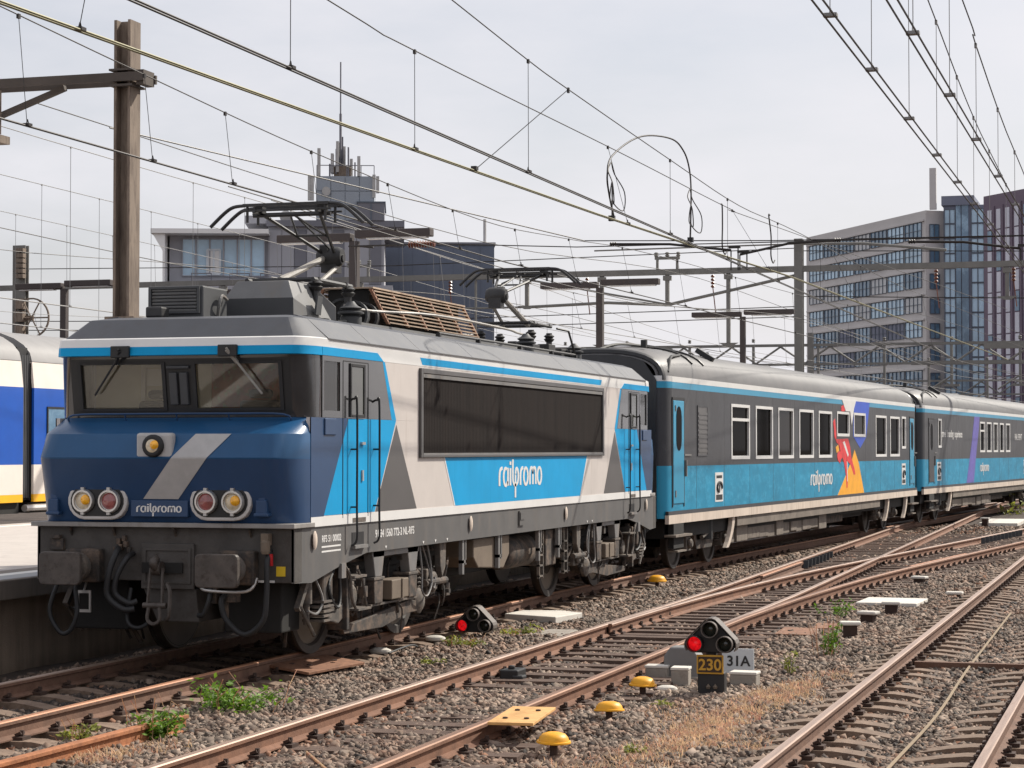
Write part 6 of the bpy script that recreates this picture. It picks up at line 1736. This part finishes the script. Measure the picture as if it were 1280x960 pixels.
if U2.dot(Vector((0, -1, 0))) < 0: U2 = -U2
N2 = -U.copy()
wall_box(ob, P0 + N2 * .05, U2, N2, 0.05, 4.4, -1, 27.75, -6, 0, 'b_stone', 'end_wall')
for fl in range(nfl):
    zt = 26.3 - fl * 2.65
    windows(ob, P0 + N2 * .06, U2, N2, 0.4, 1.5, zt - 1.6, zt, 2, 0, 'b_window', 'b_mullion', .08, nh=1)
MB().box(-.9, -.3, -1.2, -.5, 27.8, 32.2).build('chimney', 'b_stone', ob)
MB().box(1.0, 4.2, -4.0, -3.0, 27.6, 28.9).build('roof_house', 'b_stone', ob)
# glazed stair towers right of it
gt = empty('glass_stair_tower', (203.0, 9.3, 0), label='glazed stair tower between the office block and the dark tower', category='building')
MB().box(.3, 9, -6.2, 2.7, -1, 28.2).build('wall', 'b_slate', gt)
for (a_, b_) in ((1.5, 2.6), (-1.5, -.2)):
    for fl in range(17):
        z = 1.0 + fl * 1.58
        windows(gt, Vector((.29, a_, 0)), Vector((0, 1, 0)), Vector((-1, 0, 0)), 0, b_ - a_, z, z + 1.5, 2, 0, 'b_window_pale', 'b_mullion', .10)
for (a_, b_) in ((.9, 1.4), (.1, .8), (-2.4, -1.7)):
    wall_box(gt, Vector((.29, a_, 0)), Vector((0, 1, 0)), Vector((-1, 0, 0)), 0, b_ - a_, 0, 28.6, 0, .12, 'b_window', 'glass_strip')
MB().box(0, 8, -.5, 2.9, 28.2, 29.2).build('roof_house', 'b_slate', gt)
# dark tower with vertical fins
dt = empty('dark_tower', (184.8, 6.4, 0), label='dark purple office tower with vertical window strips at the right edge', category='building')
U = Vector((-11.5, -9.0, 0)).normalized(); Nn = Vector((-1, 1, 0)); Nn = (Nn - U * Nn.dot(U)).normalized()
P0 = Vector((0, 0, 0))
wall_box(dt, P0, U, Nn, 0, 24, -1, 26.9, -16, 0, 'b_dark', 'wall')
for k in range(15):
    a_ = .75 + k * 1.5
    st_ = MB()
    for j in range(12):
        z = 1.2 + j * 2.03
        wall_box(dt, P0, U, Nn, a_, a_ + .66, z, z + 1.9, .0, .08, 'b_fin' if (k + j) % 5 else 'b_window', 'window')
    wall_box(dt, P0, U, Nn, a_ + .95, a_ + 1.15, .5, 25.8, .0, .12, 'b_dark', 'fin')

# grey building with glazed pavilion, tower and antennas
gb_ = empty('grey_building', (100, 45, 0), .345, label='grey building with a glazed roof pavilion behind the front pantograph', category='building')
gb_.scale = (1, .94, 1)
V1, NX = Vector((0, -1, 0)), Vector((-1, 0, 0))
MB().box(0, 16, -8.2, 8.0, -1, 12.9).build('lower_wall', 'b_grey', gb_)
MB().box(-1.2, 14, .3, 8.3, 16.12, 16.42).build('roof_slab', 'b_white', gb_)
MB().prism([(8.2, 16.119), (7.35, 16.119), (7.35, 12.95), (7.5, 12.95), (7.5, 15.0)], 'x', -1.0, 13).build('soffit', 'b_white', gb_)
MB().box(.5, 13, .4, 7.2, 12.9, 16.1).build('pavilion_wall', 'b_grey', gb_)
for k in range(6):
    windows(gb_, Vector((.48, 6.3, 0)), V1, NX, k * .95, k * .95 + .9, 13.5, 15.9, 1, 0, 'b_window_pale', 'b_grey', .06)
wn2 = windows(gb_, Vector((.40, 4.6, 0)), V1, NX, 0, .9, 13.6, 15.2, 2, 0, 'b_white', 'b_mullion_white', .12)
rl = MB()
for a_ in (5.6, 3.0, .9):
    rl.box(-.55, -.5, a_ - 1.4, a_, 13.55, 13.62); rl.box(-.55, -.5, a_ - 1.4, a_, 13.25, 13.30); rl.box(-.55, -.5, a_ - 1.4, a_ - 1.34, 12.9, 13.6); rl.box(-.55, -.5, a_ - .06, a_, 12.9, 13.6)
rl.build('roof_railing', 'b_grey_dark', gb_, kind='stuff')
MB().box(-1.5, 0, -1.0, 8.0, 12.5, 12.9).build('terrace_edge', 'b_grey', gb_)
MB().box(.2, 14, -7.6, .4, 12.9, 16.7).build('plant_room', 'b_grey', gb_)
for k in range(9):
    MB().box(.10, .2, -7.4 + k * .86, -7.4 + k * .86 + .82, 12.95, 16.5).build('cladding_panel', 'b_grey' if k % 3 else 'b_grey_dark', gb_)
MB().box(-.2, 14.2, -9.0, .5, 16.7, 17.1).build('roof_edge', 'b_grey_dark', gb_)
MB().box(0, 9, -6.9, -2.9, 17.1, 20.0).build('tower', 'b_tile', gb_)
tp = MB()
for j in range(3):
    for k in range(4):
        MB().box(-.06, 0, -6.85 + k * .99, -6.85 + k * .99 + .93, 17.15 + j * .95, 17.15 + j * .95 + .89).build('tile_panel', 'b_tile', gb_)
MB().box(-.3, 6, -7.6, -5.8, 17.1, 18.25).build('stair_head', 'b_grey_dark', gb_)
MB().box(-.35, -.3, -6.75, -6.65, 17.1, 18.2).build('panel_joint', 'b_mullion', gb_)
MB().box(-.35, 6.1, -7.7, -5.7, 18.25, 18.33).build('stair_head_cap', 'b_mullion', gb_)
MB().box(0, 9, .4, 2.0, 16.9, 17.4).build('roof_box', 'b_grey', gb_)
MB().lathe([(.35, 0), (.45, .3), (.3, .6), (0, .75)], (.5, -.8, 17.1), (0, 0, 1), 14).build('vent_cowl', 'antenna', gb_, smooth=40)
MB().lathe([(.0, 0), (.28, .08), (.3, .12)], (-.08, -3.6, 19.0), (-1, 0, 0), 14).build('dish', 'antenna', gb_)
r2 = random.Random(12)
for k in range(9):
    y = -5.6 + k * .22 + r2.uniform(-.05, .05); h = 2.7 - .45 * abs(k - 4) + r2.uniform(-.2, .3)
    MB().box(.5 + r2.uniform(-.5, .8), .75 + r2.uniform(.1, .9), y, y + (.2 if k % 2 else .1), 20.0 + r2.uniform(0, .3), 20.0 + h).build('antenna_panel', 'antenna' if k % 2 else 'b_grey_dark', gb_)
MB().box(.3, 1.2, -5.3, -4.1, 20.0, 20.7).build('antenna_base', 'mast_steel', gb_)
for (y, z0, z1) in ((-2.75, 18.4, 20.0), (-2.55, 18.4, 20.0), (-7.0, 18.6, 20.1), (-7.25, 18.9, 20.0), (-3.2, 20.0, 21.8), (-5.95, 20.0, 21.3)):
    MB().box(-.15, .05, y, y + .22, z0, z1).build('antenna_panel', 'antenna', gb_)
an = MB().cyl((.8, -4.55, 20), (.8, -4.55, 24.2), .09, 6); an.cyl((.8, -4.55, 24.2), (.8, -4.55, 27.6), .05, 6)
an.build('antenna_mast', 'b_grey_dark', gb_)
rr_ = MB()
for y in (-6.9, -6.0, -5.0, -4.0, -2.95): rr_.cyl((-.05, y, 20), (-.05, y, 20.7), .03, 5)
rr_.tube([(-.05, -6.9, 20.7), (-.05, -2.95, 20.7)], .03, 5)
rr_.build('roof_railing', 'b_grey_dark', gb_)
MB().cyl((2, -6.6, 18.3), (2, -6.6, 19.1), .14, 8).build('flue', 'antenna', gb_)
bb_ = empty('blue_block', (118, 40, 0), .345, label='dark blue corrugated clad block right of the grey building', category='building')
bb_.scale = (1, .95, 1)
MB().box(0, 20, -4.4, 5.0, -1, 17.0).build('wall', 'b_blue', bb_)
for k in range(9):
    MB().box(-.03, 0, -4.35 + k * 1.03, -4.35 + k * 1.03 + 1.0, 0, 16.9).build('cladding_panel', 'b_blue', bb_)
MB().box(-.1, 20, -4.5, 5.1, 17.0, 17.2).build('roof_edge', 'b_grey_dark', bb_)
MB().cyl((3, -3.8, 17.2), (3, -3.8, 19.2), .12, 6).build('roof_pipe', 'antenna', bb_)
# low far sheds behind the coach roofs
lf = empty('low_shed', (330, -10, 0), label='long low dark shed at the foot of the towers', category='building')
MB().box(0, 20, -60, 70, -1, 9.5).build('wall', 'b_slate', lf)
MB().prism([(-60.5, 9.5), (70.5, 9.5), (70.5, 9.9), (-60.5, 9.9)], 'x', -.5, 20.5).build('roof', 'b_grey', lf)
# ---------------------------------------------------------------- dwarf signals
def signal(x, y, z, rz, label, plate=None, base=True, tilt=0.0):
    s = empty('dwarf_signal', (x, y, z), rz, label=label, category='signal', group='dwarf signals in the ballast')
    h0 = .42 if base else .04
    # head: rounded triangle, facing -x
    tri = []
    for (cy_, cz_, a0, a1) in ((-.15, .10, 180, 270), (.15, .10, 270, 390), (.0, .28, 30, 150)):
        pass
    cs_ = [(.155, .095, .085, -90, 35), (.0, .255, .085, 35, 145), (-.155, .095, .085, 145, 270)]
    for (cy_, cz_, rr, a0, a1) in cs_:
        for k in range(6):
            a = R(a0 + (a1 - a0) * k / 5); tri.append((cy_ + rr * math.cos(a), h0 + cz_ + rr * math.sin(a)))
    MB().prism(tri, 'x', -.03, .05).build('head', 'signal_black', s, bevel=.012)
    big = [((p[0]) * 1.1, h0 + .14 + (p[1] - h0 - .14) * 1.1) for p in tri]
    # visor shell bent round the head
    v = MB(); n_ = len(big)
    for i in range(n_):
        a_, b_ = big[i], big[(i + 1) % n_]
        if (a_[1] + b_[1]) / 2 < h0 + .035: continue
        v.add([(-.07, a_[0], a_[1]), (-.07, b_[0], b_[1]), (.17, b_[0], b_[1]), (.17, a_[0], a_[1]), (-.07, a_[0] * .965, h0 + .14 + (a_[1] - h0 - .14) * .965), (-.07, b_[0] * .965, h0 + .14 + (b_[1] - h0 - .14) * .965), (.17, b_[0] * .965, h0 + .14 + (b_[1] - h0 - .14) * .965), (.17, a_[0] * .965, h0 + .14 + (a_[1] - h0 - .14) * .965)],
              [(0, 1, 2, 3), (4, 7, 6, 5), (0, 4, 5, 1), (3, 2, 6, 7), (1, 5, 6, 2), (0, 3, 7, 4)])
    v.build('hood', 'signal_grey', s)
    for (cy_, cz_, m) in ((.15, .105, 'signal_red'), (-.15, .105, 'signal_dark_lens'), (.0, .25, 'signal_dark_lens')):
        MB().lathe([(.078, 0), (.082, .0), (.082, .13), (.074, .13), (.074, 0)], (-.03, cy_, h0 + cz_), (-1, 0, 0), 20).build('lamp_hood', 'signal_grey' if m != 'signal_red' else 'signal_black', s, smooth=40)
        MB().lathe([(.073, .02), (.05, .04), (0, .05)], (-.03, cy_, h0 + cz_), (-1, 0, 0), 20).build('lens', m, s, smooth=60)
    if base:
        MB().prism([(-.14, 0), (.13, 0), (.13, .24), (-.14, .24)], 'x', -.06, .12).build('foot', 'signal_black', s, bevel=.015)
        MB().box(.0, .08, -.05, .05, .2, h0 + .05).build('post', 'signal_black', s)
        tb = MB()
        for yy in (.02, -.05): tb.lathe([(.018, 0), (.024, .02), (.0, .05)], (-.075, yy, .08), (0, 0, 1), 8)
        tb.build('terminals', 'tan_tank', s)
    if plate:
        p = empty('number_plate', (0, 0, 0), parent=s)
        MB().box(-.085, -.07, -.135, .135, .225, .415).build('plate', 'plate_gold', p, bevel=.01)
        MB().box(-.090, -.084, -.118, .118, .243, .397).build('field', 'plate_dark', p)
        text_mb(plate, .155, Matrix.Translation((-.0925, 0, .266)) @ FRONT, .004, align='CENTER', bold=.003).build('digits', 'plate_gold', p)
    return s
signal(-7.42, -5.63, -.21, R(3), 'dwarf signal showing red with the number plate 230', '230')
signal(-1.66, -1.31, -.20, R(4), 'dwarf signal showing red in the ballast beside the locomotive', None, False)

# sign, cabinets and blocks behind the signal
sg = empty('track_sign', (-5.95, -5.62, -.35), R(2), label='pale grey plate lettered 31A behind the numbered signal', category='sign')
MB().box(-.012, .012, -.17, .17, .22, .48).build('plate', 'grey_sign', sg)
MB().box(.013, .05, -.03, .03, 0, .45).build('post', 'signal_grey', sg)
text_mb('31A', .15, Matrix.Translation((-.015, .12, .30)) @ FRONT, .004, bold=.003).build('lettering', 'black', sg)
cb = empty('cable_cabinet', (-5.95, -5.03, -.22), 0, label='rounded grey cable cabinet left behind the numbered signal', category='cabinet')
MB().prism([(-.19, 0), (.19, 0), (.19, .26), (.12, .36), (-.12, .36), (-.19, .26)], 'x', -.13, .13).build('body', 'galv', cb, bevel=.02)
MB().box(-.16, .16, -.22, .22, .0, .05).build('plinth', 'concrete', cb)
for (x, y, a_, b_, h, lab) in ((-6.72, -5.17, .10, .09, .22, 'small square concrete post directly left of the numbered signal'), (-6.1, -4.78, .09, .12, .17, 'low concrete block at the left end beside the grey cabinet'), (-6.3, -5.76, .10, .14, .15, 'concrete block under the 31A sign')):
    r_ = empty('concrete_block', (x, y, -.22), rnd.uniform(-.1, .1), label=lab, category='block')
    MB().box(-a_, a_, -b_, b_, 0, h - .03).build('block', 'concrete', r_, bevel=.012)
    MB().box(-a_ - .006, a_ + .006, -b_ - .006, b_ + .006, h - .03, h).build('cap', 'concrete_white', r_, bevel=.008)

# yellow caps on short posts
cap_me = MB().lathe([(.0, .115), (.06, .113), (.105, .098), (.13, .07), (.138, .04), (.155, .036), (.158, .022), (.15, .016), (.03, .016)], (0, 0, 0), (0, 0, 1), 26).mesh('cap', 'cap_yellow', 40)
post_me = MB().cyl((0, 0, -.2), (0, 0, .02), .032, 10).mesh('post', 'clip')
for (x, y, lab, sc) in ((-12.1, -5.31, 'yellow cap nearest the camera at the bottom edge', .88), (-9.95, -5.22, 'yellow cap in the middle of the row beside the turnout', .88), (-7.85, -5.03, 'yellow cap nearest the numbered signal', .88), (8.5, -1.42, 'yellow cap alone beside the wheels under the coach coupling', 1.1)):
    c = empty('yellow_cap', (x, y, -.2), rnd.uniform(0, 6), label=lab, category='cap', group='yellow caps on posts in the ballast')
    inst(cap_me, 'cap', c, (0, 0, .105), (rnd.uniform(-.06, .06), rnd.uniform(-.06, .06), 0), (sc, sc, sc)); inst(post_me, 'post', c, (0, 0, .13))

# concrete slabs
def slab(x, y, pts, h, label, m='concrete_white', cat='slab'):
    b = MB().prism(pts, 'z', 0, h)
    return b.build('concrete_slab', m, None, (x, y, -.20), bevel=.012, label=label, category=cat)
slab(1.1, -1.35, [(-.6, -.45), (.3, -.6), (.62, -.2), (.5, .36), (-.2, .42)], .10, 'cracked pale concrete slab lying beside the train')
slab(5.8, -5.85, [(-.62, -.45), (.6, -.5), (.66, .46), (-.58, .5)], .06, 'clean white concrete slab between the turnout and the right track')
slab(43.2, -5.0, [(-2.2, -.6), (2.2, -.6), (2.2, .55), (-2.2, .6)], .12, 'far white concrete slab at the right edge')
slab(-1.2, -2.25, [(-.5, -.25), (.5, -.2), (.5, .22), (-.45, .25)], .035, 'flat brown slab sunk in the ballast below the cracked slab', 'concrete')
slab(-13.1, -6.25, [(-.6, -.1), (.6, -.1), (.6, .1), (-.6, .1)], .03, 'narrow concrete strip at the bottom edge beside the dry grass', 'concrete')
# small concrete marker posts with white caps
for (x, y, h, lab) in ((-.45, -6.05, .17, 'first short white marker post beside the green weed'), (1.55, -6.03, .16, 'second short white marker post behind the first'), (3.7, -6.09, .15, 'third short white marker post in front of the white slab'), (10.8, -5.75, .12, 'short white marker post beyond the white slab near the turnout'), (7.6, -6.66, .06, 'small flat white marker right of the white slab'), (41.0, -4.6, .25, 'far white marker beside the far slab')):
    p = empty('marker_post', (x, y, -.21), rnd.uniform(-.3, .3), label=lab, category='post', group='short marker posts')
    MB().box(-.07, .07, -.09, .09, 0, h).build('post', 'clip', p)
    MB().box(-.10, .10, -.14, .14, h, h + .05).build('cap', 'concrete_white', p, bevel=.018)
for (x, y, s_, lab) in ((-6.95, -1.05, 1.0, 'white lump in the ballast in front of the front wheel'), (-4.4, -1.0, 1.0, 'white lump in the ballast beside the front bogie'), (-2.6, -1.08, 1.0, 'white lump beside the dwarf signal by the train'), (-7.3, -5.15, .8, 'white lump beside the yellow cap and the signal')):
    b = MB().lathe([(0, .07), (.08, .065), (.14, .045), (.155, .02), (.14, 0)], (0, 0, 0), (0, 0, 1), 14)
    o = b.build('white_stone', 'concrete_white', None, (x, y, -.185), smooth=40, label=lab, category='stone', group='white lumps in the ballast')
    o.scale = (s_ * .62, s_ * .9, s_)

# plates, loose rail, point fittings
pl = empty('wooden_board', (-11.25, -4.80, .003), R(6), label='light tan board with bolt heads lying over the turnout rail', category='board')
MB().box(-.55, .55, -.19, .19, 0, .025).build('board', 'ply', pl, bevel=.004)
for (a_, b_) in ((-.3, -.09), (-.3, .09), (.25, -.09), (.25, .09)): MB().lathe([(.022, 0), (.022, .012), (0, .016)], (a_, b_, .025), (0, 0, 1), 8).build('bolt', 'clip', pl)
rp = empty('steel_plate', (-6.6, -1.05, -.12), R(-8), label='rusty brown steel plate against the rail below the front wheel', category='plate')
o = MB().box(-.62, .62, -.28, .24, 0, .03).build('plate', 'rust_plate', rp, bevel=.004); o.rotation_euler = (.12, 0, 0)
for (a_, b_) in ((-.3, -.1), (.25, -.1), (-.3, .12), (.25, .12)): MB().lathe([(.03, 0), (.03, .012), (0, .016)], (a_, b_, .036), (0, 0, 1), 8).build('bolt', 'clip', rp)
rail(None, [(x, -1.72 - .02 * (x + 14)) for x in xs_(-17, -11.4, 1.4)], 'rust_orange', 'rust_orange', -.055, 'loose_rail', label='bright orange rusty loose rail lying at lower left', category='rail')
bt = MB().cbox((0, 0, .07), (.16, .10, .06)); bt.cbox((.1, .12, .05), (.2, .05, .04), Euler((0, 0, .4))); bt.cyl((-.05, 0, .1), (-.05, 0, .17), .04, 8); bt.cbox((-.1, -.1, .04), (.08, .06, .035))
bt.build('point_fitting', 'signal_black', None, (-6.75, -3.36, -.20), bevel=.015, label='black point fitting clamped inside the turnout rail', category='fitting')
for (x, y, s_, lab) in ((-.2, -5.3, 1.0, 'larger flat rust coloured sheet in the ballast'), (.75, -5.62, .8, 'smaller flat rust coloured sheet beside the larger one')):
    MB().prism([(-.55 * s_, -.28), (.5 * s_, -.22), (.6 * s_, .25), (-.5 * s_, .2)], 'z', 0, .012).build('rust_sheet', 'rust_plate', None, (x, y, -.165), label=lab, category='sheet')
MB().tube(smooth_path([(-14, -7.93, -.17), (-11.9, -7.95, -.165), (-8.8, -7.98, -.16), (-5, -7.9, -.165), (-2, -7.86, -.17), (4, -7.8, -.17)], 5), .014, 6).build('track_cable', 'cable_pale', label='thin pale cable lying along the middle of the right track', category='cable')
MB().box(-.05, .05, -.62, .62, -.03, .05).build('cross_bar', 'rail_side', None, (-4.1, -7.9, -.18), label='dark steel bar lying across the middle of the right track', category='bar')
MB().tube(smooth_path([(-4.8, -1.25, -.14), (-4.2, -1.3, -.10), (-3.7, -1.22, -.16)], 5), .012, 6).build('loose_cable', 'rubber', label='short loose black cable arching over the ballast by the train', category='cable')
MB().tube([(-13.6, -4.0, -.155), (-12.7, -3.45, -.15)], .012, 5).build('thin_rod', 'straw', label='thin yellowish rod lying in the turnout at the bottom edge', category='rod')
